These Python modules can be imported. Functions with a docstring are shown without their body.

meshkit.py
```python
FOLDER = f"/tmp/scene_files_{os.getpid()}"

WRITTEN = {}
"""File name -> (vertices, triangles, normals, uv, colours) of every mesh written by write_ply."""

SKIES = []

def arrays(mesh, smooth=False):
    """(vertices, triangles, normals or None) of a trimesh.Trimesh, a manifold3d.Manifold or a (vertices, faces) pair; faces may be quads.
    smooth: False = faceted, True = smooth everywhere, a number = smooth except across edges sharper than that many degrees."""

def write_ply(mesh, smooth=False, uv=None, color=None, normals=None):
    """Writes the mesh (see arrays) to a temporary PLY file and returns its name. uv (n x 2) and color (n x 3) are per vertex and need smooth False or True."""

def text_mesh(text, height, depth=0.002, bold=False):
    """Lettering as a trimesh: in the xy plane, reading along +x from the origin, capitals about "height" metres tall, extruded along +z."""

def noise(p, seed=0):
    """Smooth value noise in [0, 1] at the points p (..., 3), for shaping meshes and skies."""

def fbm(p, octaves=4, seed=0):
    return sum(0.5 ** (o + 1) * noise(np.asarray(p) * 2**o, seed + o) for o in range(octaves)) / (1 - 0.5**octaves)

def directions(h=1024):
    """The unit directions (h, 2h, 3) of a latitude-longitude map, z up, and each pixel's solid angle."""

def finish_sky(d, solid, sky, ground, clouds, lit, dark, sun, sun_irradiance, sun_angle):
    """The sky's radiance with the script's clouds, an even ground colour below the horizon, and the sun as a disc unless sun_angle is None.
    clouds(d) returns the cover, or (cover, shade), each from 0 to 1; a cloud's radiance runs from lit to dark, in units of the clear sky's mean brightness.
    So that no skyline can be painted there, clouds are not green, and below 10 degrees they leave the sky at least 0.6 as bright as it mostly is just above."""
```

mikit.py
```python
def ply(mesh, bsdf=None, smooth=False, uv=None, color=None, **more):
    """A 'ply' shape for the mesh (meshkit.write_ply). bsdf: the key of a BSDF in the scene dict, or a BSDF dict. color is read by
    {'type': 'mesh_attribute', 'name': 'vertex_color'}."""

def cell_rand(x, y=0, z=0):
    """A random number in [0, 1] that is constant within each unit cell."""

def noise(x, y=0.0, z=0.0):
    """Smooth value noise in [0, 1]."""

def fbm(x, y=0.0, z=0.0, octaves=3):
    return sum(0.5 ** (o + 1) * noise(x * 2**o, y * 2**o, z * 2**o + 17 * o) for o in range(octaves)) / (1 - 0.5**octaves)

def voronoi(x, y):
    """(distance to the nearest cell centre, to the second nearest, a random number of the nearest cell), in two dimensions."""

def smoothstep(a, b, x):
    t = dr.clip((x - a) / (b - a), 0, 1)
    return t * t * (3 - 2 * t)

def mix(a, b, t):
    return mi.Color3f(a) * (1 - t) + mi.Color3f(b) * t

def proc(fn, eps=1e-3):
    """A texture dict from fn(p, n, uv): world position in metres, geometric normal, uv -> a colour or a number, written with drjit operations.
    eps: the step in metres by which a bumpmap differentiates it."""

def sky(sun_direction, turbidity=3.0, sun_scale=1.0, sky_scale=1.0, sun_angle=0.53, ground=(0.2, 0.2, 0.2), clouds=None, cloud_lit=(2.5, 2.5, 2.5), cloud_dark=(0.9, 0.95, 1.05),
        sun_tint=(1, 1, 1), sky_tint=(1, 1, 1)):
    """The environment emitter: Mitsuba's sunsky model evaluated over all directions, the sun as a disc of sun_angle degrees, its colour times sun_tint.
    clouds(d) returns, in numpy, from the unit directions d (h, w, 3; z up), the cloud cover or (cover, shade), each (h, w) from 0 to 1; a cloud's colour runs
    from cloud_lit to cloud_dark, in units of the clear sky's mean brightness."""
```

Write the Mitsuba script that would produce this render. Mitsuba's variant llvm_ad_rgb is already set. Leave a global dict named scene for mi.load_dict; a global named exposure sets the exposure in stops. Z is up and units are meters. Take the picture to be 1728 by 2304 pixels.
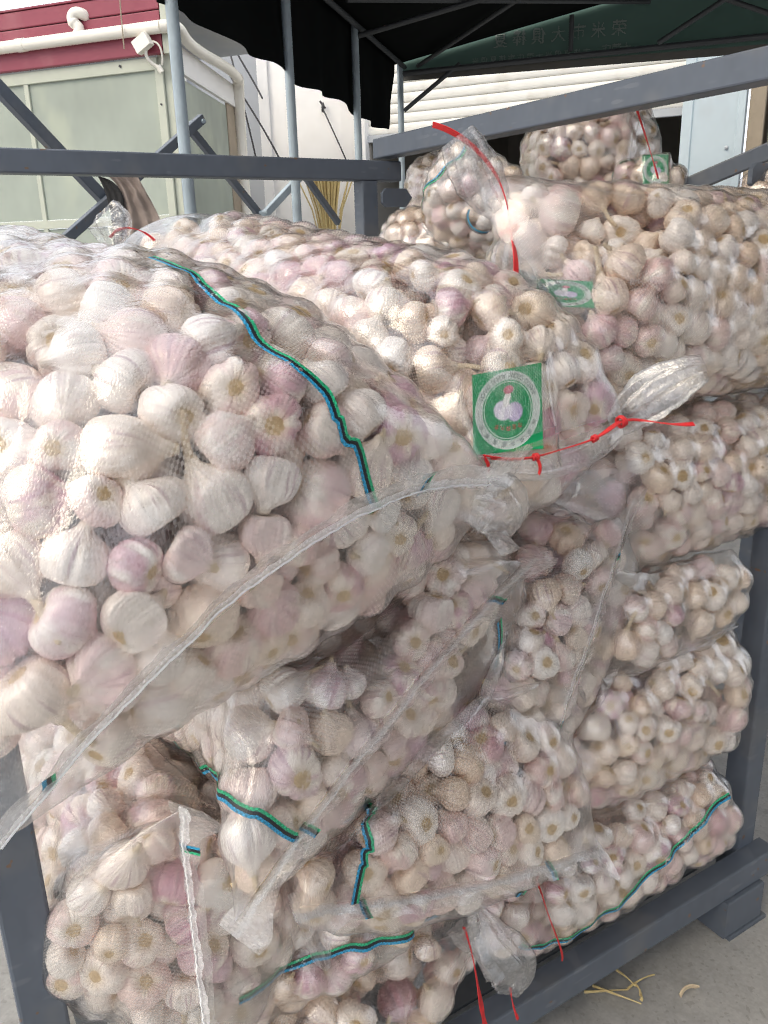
import math, random
import numpy as np
import trimesh
import drjit as dr
import mitsuba as mi
import mikit, meshkit
from mikit import proc, noise, fbm, smoothstep, mix, cell_rand, voronoi
from scipy.spatial import cKDTree

T = mi.ScalarTransform4f
scene, labels = {}, {}

# ---------------------------------------------------------------- camera, sky, exposure
EYE = np.array([0.0, 0.0, 1.4])
PITCH, ROLL = math.radians(17.6), math.radians(1.6)
FWD = np.array([0, math.cos(PITCH), -math.sin(PITCH)])
UP0 = np.array([0, math.sin(PITCH), math.cos(PITCH)])
UP = math.cos(ROLL) * UP0 + math.sin(ROLL) * np.array([1.0, 0, 0])
RIGHT = np.cross(FWD, UP)
scene['camera'] = {'type': 'perspective', 'fov': 50.0, 'fov_axis': 'x', 'near_clip': 0.05, 'far_clip': 400.0,
                   'to_world': T().look_at(EYE.tolist(), (EYE + FWD).tolist(), UP.tolist())}
scene['sky'] = mikit.sky((-0.58, -0.50, 0.72), turbidity=3, sun_scale=0.3, sun_angle=40, sun_tint=(0.94, 1.0, 1.08), clouds=lambda d: 1.0,
                         cloud_lit=(2.4, 2.5, 2.68), ground=(0.3, 0.29, 0.27))
exposure = 2.68

# ---------------------------------------------------------------- helpers
rng = np.random.default_rng(7)
_count = {}


def key_for(name, parent=None):
    k = name if parent is None else f'{parent}__{name}'
    n = _count.get(k, 0)
    _count[k] = n + 1
    return k if n == 0 else f'{k}_{n:03d}'


def tag(key, label=None, category=None, group=None, kind=None):
    d = {}
    for a, b in (('label', label), ('category', category), ('group', group), ('kind', kind)):
        if b:
            d[a] = b
    labels[key] = d
    return key


def add(name, mesh, bsdf, parent=None, smooth=False, uv=None, color=None, label=None, category=None, group=None, kind=None):
    k = key_for(name, parent)
    scene[k] = mikit.ply(mesh, bsdf, smooth=smooth, uv=uv, color=color)
    if label or kind:
        tag(k, label, category, group, kind)
    return k


def add_raw(name, v, f, n, uv, bsdf, parent=None):
    k = key_for(name, parent)
    v, f, n = np.asarray(v), np.asarray(f), np.asarray(n)
    fn = np.cross(v[f[:, 1]] - v[f[:, 0]], v[f[:, 2]] - v[f[:, 0]])
    if (fn * n[f[:, 0]]).sum() < 0:                  # winding must agree with the normals
        f = f[:, [0, 2, 1]]
    path = meshkit.write_ply((v, f), False, uv, None, normals=n)
    scene[k] = {'type': 'ply', 'filename': path, 'face_normals': False, 'bsdf': {'type': 'ref', 'id': bsdf}}
    return k


def thing(name, label, category, group=None):
    k = key_for(name)
    return tag(k, label, category, group)


def unit(a):
    a = np.asarray(a, float)
    return a / (np.linalg.norm(a, axis=-1, keepdims=True) + 1e-12)


def join(*ms):
    return trimesh.util.concatenate([m for m in ms])


def box_between(p0, p1, w, h, up=(0, 0, 1), bevel=0.003, shift=(0, 0)):
    """A bevelled bar from p0 to p1, w wide sideways and h tall along up."""
    from shapely.geometry import box as sbox
    p0, p1 = np.asarray(p0, float), np.asarray(p1, float)
    L = np.linalg.norm(p1 - p0)
    x = unit(p1 - p0)
    y = unit(np.cross(up, x))
    z = np.cross(x, y)
    b = min(bevel, 0.3 * min(w, h))
    pr = sbox(-w / 2 + b, -h / 2 + b, w / 2 - b, h / 2 - b).buffer(b, quad_segs=2)
    m = trimesh.creation.extrude_polygon(pr, L, engine='earcut')
    v = m.vertices
    m.vertices = p0 + np.outer(v[:, 2], x) + np.outer(v[:, 0] + shift[0], y) + np.outer(v[:, 1] + shift[1], z)
    m.fix_normals()
    return m


def tube(path, r, sides=8, cap=True):
    path = np.asarray(path, float)
    r = np.broadcast_to(r, len(path))
    t = unit(np.gradient(path, axis=0))
    ref = np.array([0.31, 0.2, 0.93]) if abs(t[0][2]) < 0.9 else np.array([1.0, 0.1, 0])
    n = unit(ref - (ref @ t[0]) * t[0])
    vs = []
    for i in range(len(path)):
        n = unit(n - (n @ t[i]) * t[i])
        b = np.cross(t[i], n)
        a = np.arange(sides) * 2 * np.pi / sides
        vs.append(path[i] + r[i] * (np.cos(a)[:, None] * n + np.sin(a)[:, None] * b))
    v = np.vstack(vs)
    i, j = np.meshgrid(np.arange(len(path) - 1), np.arange(sides), indexing='ij')
    q = np.stack([i * sides + j, i * sides + (j + 1) % sides, (i + 1) * sides + (j + 1) % sides, (i + 1) * sides + j], -1).reshape(-1, 4)
    f = np.vstack([q[:, [0, 1, 2]], q[:, [0, 2, 3]]])
    if cap:
        k = len(v)
        v = np.vstack([v, path[0], path[-1]])
        j = np.arange(sides)
        f = np.vstack([f, np.stack([(j + 1) % sides, j, j * 0 + k], 1), np.stack([k - sides + j, k - sides + (j + 1) % sides, j * 0 + k + 1], 1)])
    return trimesh.Trimesh(v, f, process=False)


def spline(pts, n):
    from scipy.interpolate import CubicSpline
    p = np.asarray(pts, float)
    s = np.r_[0, np.cumsum(np.linalg.norm(np.diff(p, axis=0), axis=1))]
    return CubicSpline(s, p)(np.linspace(0, s[-1], n))


def grid_faces(nu, nv, wrap=False):
    i, j = np.meshgrid(np.arange(nu - 1), np.arange(nv if wrap else nv - 1), indexing='ij')
    j2 = (j + 1) % nv if wrap else j + 1
    q = np.stack([i * nv + j, i * nv + j2, (i + 1) * nv + j2, (i + 1) * nv + j], -1).reshape(-1, 4)
    return np.vstack([q[:, [0, 1, 2]], q[:, [0, 2, 3]]])


def ribbon(path, width, thick, side=None, twist=0.0):
    """A flat tape (rectangular section) along a path."""
    p = np.asarray(path, float)
    t = unit(np.gradient(p, axis=0))
    w = np.broadcast_to(width, len(p))
    ref = np.asarray(side if side is not None else (0.3, -0.6, 0.7), float)
    out = []
    for i in range(len(p)):
        s = unit(ref - (ref @ t[i]) * t[i])
        n = np.cross(t[i], s)
        a = twist * i / max(1, len(p) - 1)
        s, n = math.cos(a) * s + math.sin(a) * n, -math.sin(a) * s + math.cos(a) * n
        out += [p[i] + s * w[i] / 2 + n * thick / 2, p[i] - s * w[i] / 2 + n * thick / 2, p[i] - s * w[i] / 2 - n * thick / 2, p[i] + s * w[i] / 2 - n * thick / 2]
    v = np.array(out)
    f = grid_faces(len(p), 4, wrap=True)
    e = len(v) - 4
    f = np.vstack([f, [[0, 2, 1], [0, 3, 2], [e, e + 1, e + 2], [e, e + 2, e + 3]]])
    m = trimesh.Trimesh(v, f, process=False)
    m.fix_normals()
    return m


# cage coordinates: s along its open front, w into its depth, z up
CA = math.radians(31)
CU, CV = np.array([math.cos(CA), math.sin(CA), 0]), np.array([-math.sin(CA), math.cos(CA), 0])
CO = np.array([-0.41, 0.78, 0.0])


def cg(s, w, z):
    return CO + s * CU + w * CV + np.array([0, 0, z])


def cga(a):
    return cg(*a)


# ---------------------------------------------------------------- materials
def mat(key, d, two=True):
    scene[key] = {'type': 'twosided', 'b': d} if two else d
    return key


def rgb(*c):
    return {'type': 'rgb', 'value': list(c)}


def paint(key, color, rough=0.45, var=0.12, scale=6.0, spec=0.5, bump=0.0, dirt=(0.3, 0.27, 0.22), dirt_amt=0.0):
    c = mi.Color3f(color)

    def fn(p, n, uv):
        a = fbm(p.x * scale, p.y * scale, p.z * scale, 4)
        b = fbm(p.x * scale * 9, p.y * scale * 9, p.z * scale * 3, 3)
        col = mi.Color3f(color) * (1 + var * (a - 0.5) * 2 + 0.6 * var * (b - 0.5))
        return mix(col, dirt, dirt_amt * smoothstep(0.52, 0.75, fbm(p.x * scale * 2.3 + 5, p.y * scale * 2.3, p.z * scale * 1.1, 4)))

    d = {'type': 'principled', 'base_color': proc(fn), 'roughness': rough, 'specular': spec}
    if bump:
        d = {'type': 'bumpmap', 'b': d, 'scale': 1.0, 'tex': proc(lambda p, n, uv: bump * fbm(p.x * 160, p.y * 160, p.z * 160, 3), eps=2e-3)}
    return mat(key, d)




def steel(p, n, uv):
    a = fbm(p.x * 5, p.y * 5, p.z * 5, 4)
    b = fbm(p.x * 60, p.y * 60, p.z * 20, 3)
    c = mi.Color3f(0.085, 0.10, 0.125) * (0.86 + 0.28 * a) * (0.92 + 0.16 * b)
    dust = smoothstep(0.50, 0.72, fbm(p.x * 11 + 5, p.y * 11, p.z * 9, 4))
    c = mix(c, (0.17, 0.165, 0.155), 0.32 * dust)
    scuff = smoothstep(0.72, 0.86, noise(p.x * 37, p.y * 31, p.z * 83)) * smoothstep(0.5, 0.7, noise(p.x * 7, p.y * 7, p.z * 7 + 3))
    c = mix(c, (0.15, 0.16, 0.18), 0.45 * scuff)
    chip = smoothstep(0.77, 0.80, fbm(p.x * 48, p.y * 48, p.z * 48 + 9, 3))
    return mix(c, mix((0.11, 0.065, 0.045), (0.17, 0.11, 0.075), b), chip)


mat('steel_paint', {'type': 'bumpmap', 'scale': 1.0, 'tex': proc(lambda p, n, uv: 0.0003 * fbm(p.x * 160, p.y * 160, p.z * 160, 3), eps=2e-3),
                    'b': {'type': 'principled', 'base_color': proc(steel), 'roughness': 0.42, 'specular': 0.5}})
paint('steel_dark', (0.05, 0.055, 0.06), 0.5, 0.15, 5)
paint('galvanised', (0.30, 0.36, 0.40), 0.35, 0.25, 14, 0.6)
paint('fascia_red', (0.24, 0.05, 0.075), 0.5, 0.10, 2.5, 0.4, 0, (0.36, 0.16, 0.17), 0.3)
paint('pvc_white', (0.72, 0.69, 0.62), 0.4, 0.06, 4)
paint('wall_white', (0.74, 0.73, 0.72), 0.8, 0.05, 1.2, 0.3, 0.0004, (0.58, 0.55, 0.52), 0.3)
paint('wall_grey', (0.40, 0.42, 0.45), 0.75, 0.07, 0.9, 0.3, 0, (0.5, 0.49, 0.46), 0.4)
paint('shutter_paint', (0.68, 0.67, 0.63), 0.5, 0.07, 3, 0.4, 0, (0.45, 0.42, 0.36), 0.4)
paint('door_paint', (0.45, 0.53, 0.58), 0.5, 0.05, 2, 0.4, 0, (0.36, 0.38, 0.40), 0.3)
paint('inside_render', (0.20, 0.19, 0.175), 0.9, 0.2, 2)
paint('sheet_plastic', (0.29, 0.325, 0.28), 0.55, 0.22, 1.7, 0.5, 0.0, (0.38, 0.41, 0.32), 0.6)
paint('sheet_batten', (0.42, 0.44, 0.37), 0.65, 0.08, 5)
paint('rust_wall', (0.30, 0.25, 0.19), 0.8, 0.2, 3)
paint('cable_black', (0.03, 0.03, 0.035), 0.5, 0.1, 6)
paint('canopy_black', (0.010, 0.011, 0.011), 1.0, 0.25, 4, 0.0)
paint('cloth_taupe', (0.23, 0.19, 0.17), 0.9, 0.25, 9, 0.1, 0.0012)
paint('cloth_black', (0.012, 0.012, 0.013), 0.9, 0.2, 8)
paint('straw', (0.55, 0.43, 0.20), 0.7, 0.25, 40)
paint('twine_red', (0.50, 0.022, 0.025), 0.5, 0.3, 90, 0.4)
paint('thread_white', (0.8, 0.8, 0.8), 0.5, 0.05, 60)
paint('stem_skin', (0.55, 0.44, 0.30), 0.7, 0.22, 70, 0.3)
scene['canopy_green'] = {'type': 'principledthin', 'base_color': proc(lambda p, n, uv: mix((0.12, 0.20, 0.175), (0.15, 0.235, 0.21), fbm(p.x * 3, p.y * 3, p.z * 6, 3))), 'roughness': 0.7, 'diff_trans': 0.7, 'spec_trans': 0.0, 'eta': 1.3}
scene['canopy_print'] = {'type': 'principledthin', 'base_color': rgb(0.32, 0.37, 0.35), 'roughness': 0.7, 'diff_trans': 0.7, 'spec_trans': 0.0, 'eta': 1.3}
paint('canopy_band', (0.11, 0.105, 0.095), 0.8, 0.1, 4)


def concrete(p, n, uv):
    a = fbm(p.x * 2.2, p.y * 2.2, 0, 4)
    b = fbm(p.x * 28, p.y * 28, 0, 4)
    g = fbm(p.x * 190, p.y * 190, 0, 2)
    c = mix((0.27, 0.265, 0.255), (0.35, 0.345, 0.33), a) * (0.86 + 0.28 * b) * (0.88 + 0.24 * g)
    sp = smoothstep(0.80, 0.86, noise(p.x * 130, p.y * 130, 3))
    return mix(c, (0.17, 0.165, 0.155), sp * 0.35)


mat('concrete', {'type': 'bumpmap', 'scale': 1.0, 'tex': proc(lambda p, n, uv: 0.0016 * fbm(p.x * 60, p.y * 60, 0, 4), eps=3e-3),
                 'b': {'type': 'principled', 'base_color': proc(concrete), 'roughness': 0.85, 'specular': 0.3}})


# garlic skin. uv: x = turn about the bulb's axis, y = way from root to stem + 2 * number; number // 1000 = kind of skin
def skin(p, n, uv):
    num = dr.floor(uv.y / 2 + 1e-4)
    lat = dr.clip(uv.y - 2 * num, 0, 1)
    cls = dr.floor(num / 1000 + 1e-4)
    h1, h2, h3, h4 = (cell_rand(num, k) for k in (1, 2, 3, 4))
    a = uv.x * 2 * dr.pi
    ca, sa = dr.cos(a), dr.sin(a)
    # fine veins along the meridians, wandering a little
    wob = 0.35 * (noise(ca * 1.6 + 7 * h1, sa * 1.6 + 9 * h2, lat * 2.4) - 0.5)
    a2 = a + wob
    c2, s2 = dr.cos(a2), dr.sin(a2)
    v1 = noise(c2 * 6 + 31 * h1, s2 * 9 + 17 * h2, lat * 1.5)
    v2 = noise(c2 * 11 + 31 * h2, s2 * 11 + 17 * h3, lat * 2.6)
    v3 = noise(c2 * 4 + 13 * h3, s2 * 4 + 11 * h4, lat * 1.2 + 5 * h1)
    patch = fbm(ca * 1.5 + 41 * h4, sa * 1.5 + 23 * h1, lat * 2.2, 3)
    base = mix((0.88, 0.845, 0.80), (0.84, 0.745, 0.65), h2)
    base = mix(base, (0.78, 0.62, 0.46), dr.select(cls == 1, 0.45 + 0.45 * h3, dr.select(cls == 0, 0.12, 0.30) * h3))  # cream skins; the peach tint also holds the warm light under the canopy
    base = base * (0.90 + 0.16 * v1)
    blush = dr.select(cls == 0, 0.10, dr.select(cls == 1, 0.15, dr.select(cls == 2, 0.80, 0.95))) * (0.55 + 0.45 * h1)
    blush_col = dr.select(cls == 3, mix((0.46, 0.17, 0.34), (0.52, 0.21, 0.27), h4), mix((0.69, 0.43, 0.40), (0.64, 0.35, 0.40), h4))
    where = smoothstep(0.30, 0.56, patch + 0.25 * (lat - 0.45) + 0.12 * (v3 - 0.5))
    base = mix(base, blush_col, blush * where * (0.45 + 0.55 * v1))
    streak = smoothstep(0.60, 0.78, v2) * smoothstep(0.40, 0.62, v3) * smoothstep(0.06, 0.25, lat) * smoothstep(1.0, 0.6, lat)
    st = dr.select(cls == 0, 0.50, dr.select(cls == 1, 0.25, dr.select(cls == 2, 0.55, 0.75))) * h3
    base = mix(base, (0.38, 0.20, 0.27), streak * st)
    vein = smoothstep(0.70, 0.85, noise(c2 * 13 + 11 * h1, s2 * 14 + 37 * h4, lat * 1.8)) * smoothstep(0.02, 0.2, lat)
    base = mix(base, (0.42, 0.27, 0.31), vein * (0.30 + 0.5 * h4))
    # dry brown scuffs and the browner root end
    grime = smoothstep(0.62, 0.80, fbm(ca * 5 + 3 * h2, sa * 5 + 19 * h3, lat * 7 + 9 * h4, 3))
    base = mix(base, (0.48, 0.36, 0.22), 0.45 * grime * h4)
    root = smoothstep(0.20, 0.05, lat + 0.07 * (v2 - 0.5))
    base = mix(base, (0.60, 0.47, 0.30), 0.55 * root)
    neck = smoothstep(0.80, 0.97, lat)
    return mix(base, (0.63, 0.53, 0.38), 0.6 * neck)


def skin_relief(p, n, uv):
    num = dr.floor(uv.y / 2 + 1e-4)
    lat = uv.y - 2 * num
    a = uv.x * 2 * dr.pi
    h = cell_rand(num, 5)
    return 0.0011 * noise(dr.cos(a) * 11 + 31 * h, dr.sin(a) * 11 + 3 * h, lat * 2.2) + 0.0004 * noise(dr.cos(a) * 6 + 31 * h, dr.sin(a) * 6, lat * 9)


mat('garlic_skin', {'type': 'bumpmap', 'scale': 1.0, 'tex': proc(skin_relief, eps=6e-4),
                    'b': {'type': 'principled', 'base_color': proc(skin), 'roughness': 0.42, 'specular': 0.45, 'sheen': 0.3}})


def root_col(p, n, uv):
    a = noise(p.x * 420, p.y * 420, p.z * 420)
    b = noise(p.x * 90, p.y * 90, p.z * 90)
    return mix((0.36, 0.24, 0.12), (0.66, 0.50, 0.29), 0.6 * a + 0.4 * b)


mat('garlic_root', {'type': 'principled', 'base_color': proc(root_col), 'roughness': 0.9, 'specular': 0.2})


# woven clear film of the bags; uv in metres
def weave_tile(uv, pitch):
    i, j = dr.floor(uv.x / pitch), dr.floor(uv.y / pitch)
    fx, fy = uv.x / pitch - i, uv.y / pitch - j
    odd = i + j - 2 * dr.floor((i + j) / 2)
    return i, j, fx, fy, odd > 0.5


def weave_cover(lo, hi, pitch=0.0026, ribbon=0.0):
    def fn(p, n, uv):
        i, j, fx, fy, odd = weave_tile(uv, pitch)
        over = dr.select(odd, dr.abs(fx - 0.5), dr.abs(fy - 0.5))
        haze = fbm(uv.x * 9, uv.y * 9, 0, 3)
        lines = noise(uv.x * 55, uv.y * 1.5) * 0.5 + 0.5 * noise(uv.x * 1.5, uv.y * 55)
        r = cell_rand(i, j, 3)
        base = mix((lo,) * 3, (hi,) * 3, dr.clip(0.20 * haze + 0.25 * lines + 0.9 * r * r * r + 0.22 * dr.select(odd, 1.0, 0.0) - 0.1, 0, 1)).x
        patch = smoothstep(0.53, 0.63, fbm(uv.x * 13 + 4, uv.y * 13, 2, 3))  # patches of whitened tiles: weave glints painted into the film cover
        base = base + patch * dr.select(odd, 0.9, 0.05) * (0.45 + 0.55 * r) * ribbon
        return base * dr.select(over > 0.44, 0.5, 1.0)
    return fn


def weave_relief(pitch=0.0026, amp=0.00016, wr=0.0011):
    def fn(p, n, uv):
        i, j, fx, fy, odd = weave_tile(uv, pitch)
        q = dr.select(odd, fx, fy) - 0.5
        lean = cell_rand(i, j, 9) - 0.5
        lean2 = cell_rand(i, j, 11) - 0.5
        return amp * (1 - 4 * q * q) + 5 * amp * (lean * (fx - .5) + lean2 * (fy - .5)) + wr * fbm(uv.x * 34, uv.y * 34, 0, 2)
    return fn


def film(key, lo, hi, shade=(0.80, 0.80, 0.79), rough=0.26, pitch=0.0026, amp=0.00014, wr=0.0016, gl=0.6, ribbon=0.0):
    thread = {'type': 'bumpmap', 'scale': 1.0, 'tex': proc(weave_relief(pitch, amp, wr), eps=5e-4),
              'b': {'type': 'principledthin', 'base_color': rgb(*shade), 'roughness': rough, 'spec_trans': 0.0, 'diff_trans': 1.0, 'eta': 1.55}}
    gloss = {'type': 'bumpmap', 'scale': 1.0, 'tex': proc(weave_relief(pitch, amp, wr), eps=5e-4), 'b': {'type': 'thindielectric', 'int_ior': 1.75}}
    clear = {'type': 'blendbsdf', 'weight': gl, 'a': {'type': 'thindielectric', 'int_ior': 1.6}, 'b': gloss}
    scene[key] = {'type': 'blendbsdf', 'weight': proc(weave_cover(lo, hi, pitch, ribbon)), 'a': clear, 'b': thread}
    return key


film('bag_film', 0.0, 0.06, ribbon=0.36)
film('hem_film', 0.06, 0.26, (0.88, 0.88, 0.88), 0.18, 0.0022, 0.00012, 0.005, 0.7)
film('fold_film', 0.55, 1.0, (0.92, 0.92, 0.93), 0.22, 0.0022, 0.00015, 0.008, 0.7)
film('tail_film', 0.03, 0.17, (0.85, 0.86, 0.87), 0.3, 0.0026, 0.00018, 0.006, 0.7)


def stripe_col(p, n, uv):
    c = dr.select(uv.x < 0.33, mi.Color3f(0.02, 0.26, 0.45), dr.select(uv.x < 0.68, mi.Color3f(0.008, 0.012, 0.016), mi.Color3f(0.02, 0.36, 0.17)))
    k = dr.floor(uv.y / 0.0026) + dr.floor(uv.x * 5)
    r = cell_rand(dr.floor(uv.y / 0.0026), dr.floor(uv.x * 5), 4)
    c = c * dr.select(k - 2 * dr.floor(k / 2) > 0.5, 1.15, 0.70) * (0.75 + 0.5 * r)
    return mix(c, (0.55, 0.57, 0.56), 0.55 * smoothstep(0.80, 0.86, r) * smoothstep(0.45, 0.6, noise(uv.y * 22, 3)))  # random pale tiles: glints on the weave put into the colour


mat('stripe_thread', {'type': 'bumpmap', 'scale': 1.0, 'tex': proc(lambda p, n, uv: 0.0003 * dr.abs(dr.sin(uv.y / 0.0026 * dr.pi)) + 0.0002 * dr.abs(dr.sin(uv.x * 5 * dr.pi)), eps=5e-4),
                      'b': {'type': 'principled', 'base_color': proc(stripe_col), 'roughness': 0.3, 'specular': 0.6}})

# ---------------------------------------------------------------- ground
gv = np.array([[-60, -60, 0], [60, -60, 0], [60, 60, 0], [-60, 60, 0.0]])
add('ground', trimesh.Trimesh(gv, [[0, 1, 2], [0, 2, 3]], process=False), 'concrete', label='grey concrete yard with fine grit and stains', kind='structure')

# ---------------------------------------------------------------- the bags' steel cage
CW, CD, CH = 1.316, 1.33, 1.62
cage = thing('steel_storage_cage', 'dark grey steel cage with an open front holding the stacked garlic bags', 'storage cage')
for s, w, lo in ((-.022, .0, 0.05), (CW + .04, .012, 0.05), (CW - .07, CD, 0.05), (0, CD, 0.05)):
    add('post', box_between(cg(s, w, lo), cg(s, w, CH + (0.09 if s > 1.34 else -.028)), 0.052, 0.052, CU, 0.004), 'steel_paint', cage)
for a, b in (((-.03, CD, CH), (CW + .035, CD, CH)), ((CW + .004, CD + .03, CH + 0.063), (CW + .044, -.02, CH + 0.068)), ((0, CD - 0.03, CH), (0, -.03, CH))):
    add('top_beam', box_between(cga(a), cga(b), 0.056, 0.054, (0, 0, 1), 0.004), 'steel_paint', cage)
for a, b in (((0.0, -0.033, 0.13), (CW + .085, -0.033, 0.13)), ((0.033, CD, 0.13), (CW - 0.033, CD, 0.13)), ((0, 0.033, 0.13), (0, CD - 0.033, 0.13)), ((CW, 0.04, 0.13), (CW, CD - 0.033, 0.13))):
    add('base_beam', box_between(cga(a), cga(b), 0.044, 0.060, (0, 0, 1), 0.004), 'steel_paint', cage)
add('deck_sheet', box_between(cg(CW / 2, 0.0, 0.155), cg(CW / 2, CD - 0.03, 0.155), CW - 0.07, 0.006, (0, 0, 1), 0.001), 'steel_dark', cage)
for s, w in ((0.04, -0.028), (CW - 0.018, -0.028), (CW - 0.06, CD), (0.06, CD)):
    f0 = add('foot', box_between(cg(s - 0.060, w, 0.0545), cg(s + 0.060, w, 0.0545), 0.072, 0.088, (0, 0, 1), 0.003), 'steel_paint', cage)
    add('foot_plate', box_between(cg(s - 0.045, w, 0.005), cg(s + 0.075, w, 0.005), 0.080, 0.010, (0, 0, 1), 0.002), 'steel_paint', cage)
# flared stacking cup on the rear post
def cup(p, along, size=0.10, h=0.05, t=0.012):
    from shapely.geometry import Polygon
    a = size / 2
    pr = Polygon([(-a, -h / 2 + 0.012), (-a + 0.012, -h / 2), (a - 0.02, -h / 2), (a, 0.0), (a - 0.02, h / 2), (-a + 0.012, h / 2), (-a, h / 2 - 0.012)])
    m = trimesh.creation.extrude_polygon(pr, t, engine='earcut')
    v = m.vertices
    x = unit(along); y = np.array([0, 0, 1.0]); z = np.cross(x, y)
    m.vertices = np.asarray(p) + np.outer(v[:, 0], x) + np.outer(v[:, 1], y) + np.outer(v[:, 2], z)
    m.fix_normals()
    return m


add('stacking_cup', cup(cg(CW + 0.0, CD - 0.05, 1.545), CU), 'steel_paint', cage)

# ---------------------------------------------------------------- bags of garlic
SPECS = []


def spec(name, S0, S1, F, B, A, H, **k):
    d = dict(name=name, S0=cga(S0), S1=cga(S1), F=cga(F), B=cga(B), A=A, H=H, r=0.0265, mix=(0.62, 0.18, 0.15, 0.05), stripes=(), tabs=(), paths=(), roll=0.0, n=2.4, bow=(0, 0, 0), cap=0.6, lump=0.008, res=(90, 120), layers=2.6)
    d.update(k)
    if 'bow' in k:
        bw = k['bow']
        d['bow'] = bw[0] * CU + bw[1] * CV + np.array([0, 0, bw[2]])
    SPECS.append(d)


spec('A', (-.04, -.284, .98), (.535, -.167, 1.135), (.19, .01, 1.175), (.04, .70, 1.245), .27, .23, n=2.05, roll=-.24, r=0.0270, mix=(0.52, 0.08, 0.24, 0.16), bow=(0, -.03, .10), res=(120, 170), paths=[[(-0.219, 0.847, 1.403), (-0.162, 0.793, 1.371), (-0.123, 0.752, 1.345), (-0.089, 0.726, 1.319), (-0.067, 0.724, 1.298), (-0.05, 0.727, 1.281), (-0.035, 0.717, 1.249), (-0.019, 0.71, 1.221), (-0.008, 0.745, 1.183), (0.001, 0.723, 1.159)]], tabs=(.5, -.85))
spec('B', (.546, -.127, 1.161), (.784, -.116, 1.18), (.60, .11, 1.205), (.45, .74, 1.30), .215, .20, n=2.05, roll=-.22, r=0.0265, mix=(0.36, 0.14, 0.30, 0.20), res=(110, 150))
spec('C', (.735, .10, 1.428), (.755, .11, 1.418), (.95, .15, 1.31), (1.75, .17, 1.30), .20, .185, r=0.0255, mix=(0.38, 0.42, 0.15, 0.05), res=(100, 140), stripes=(302,))
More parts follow.
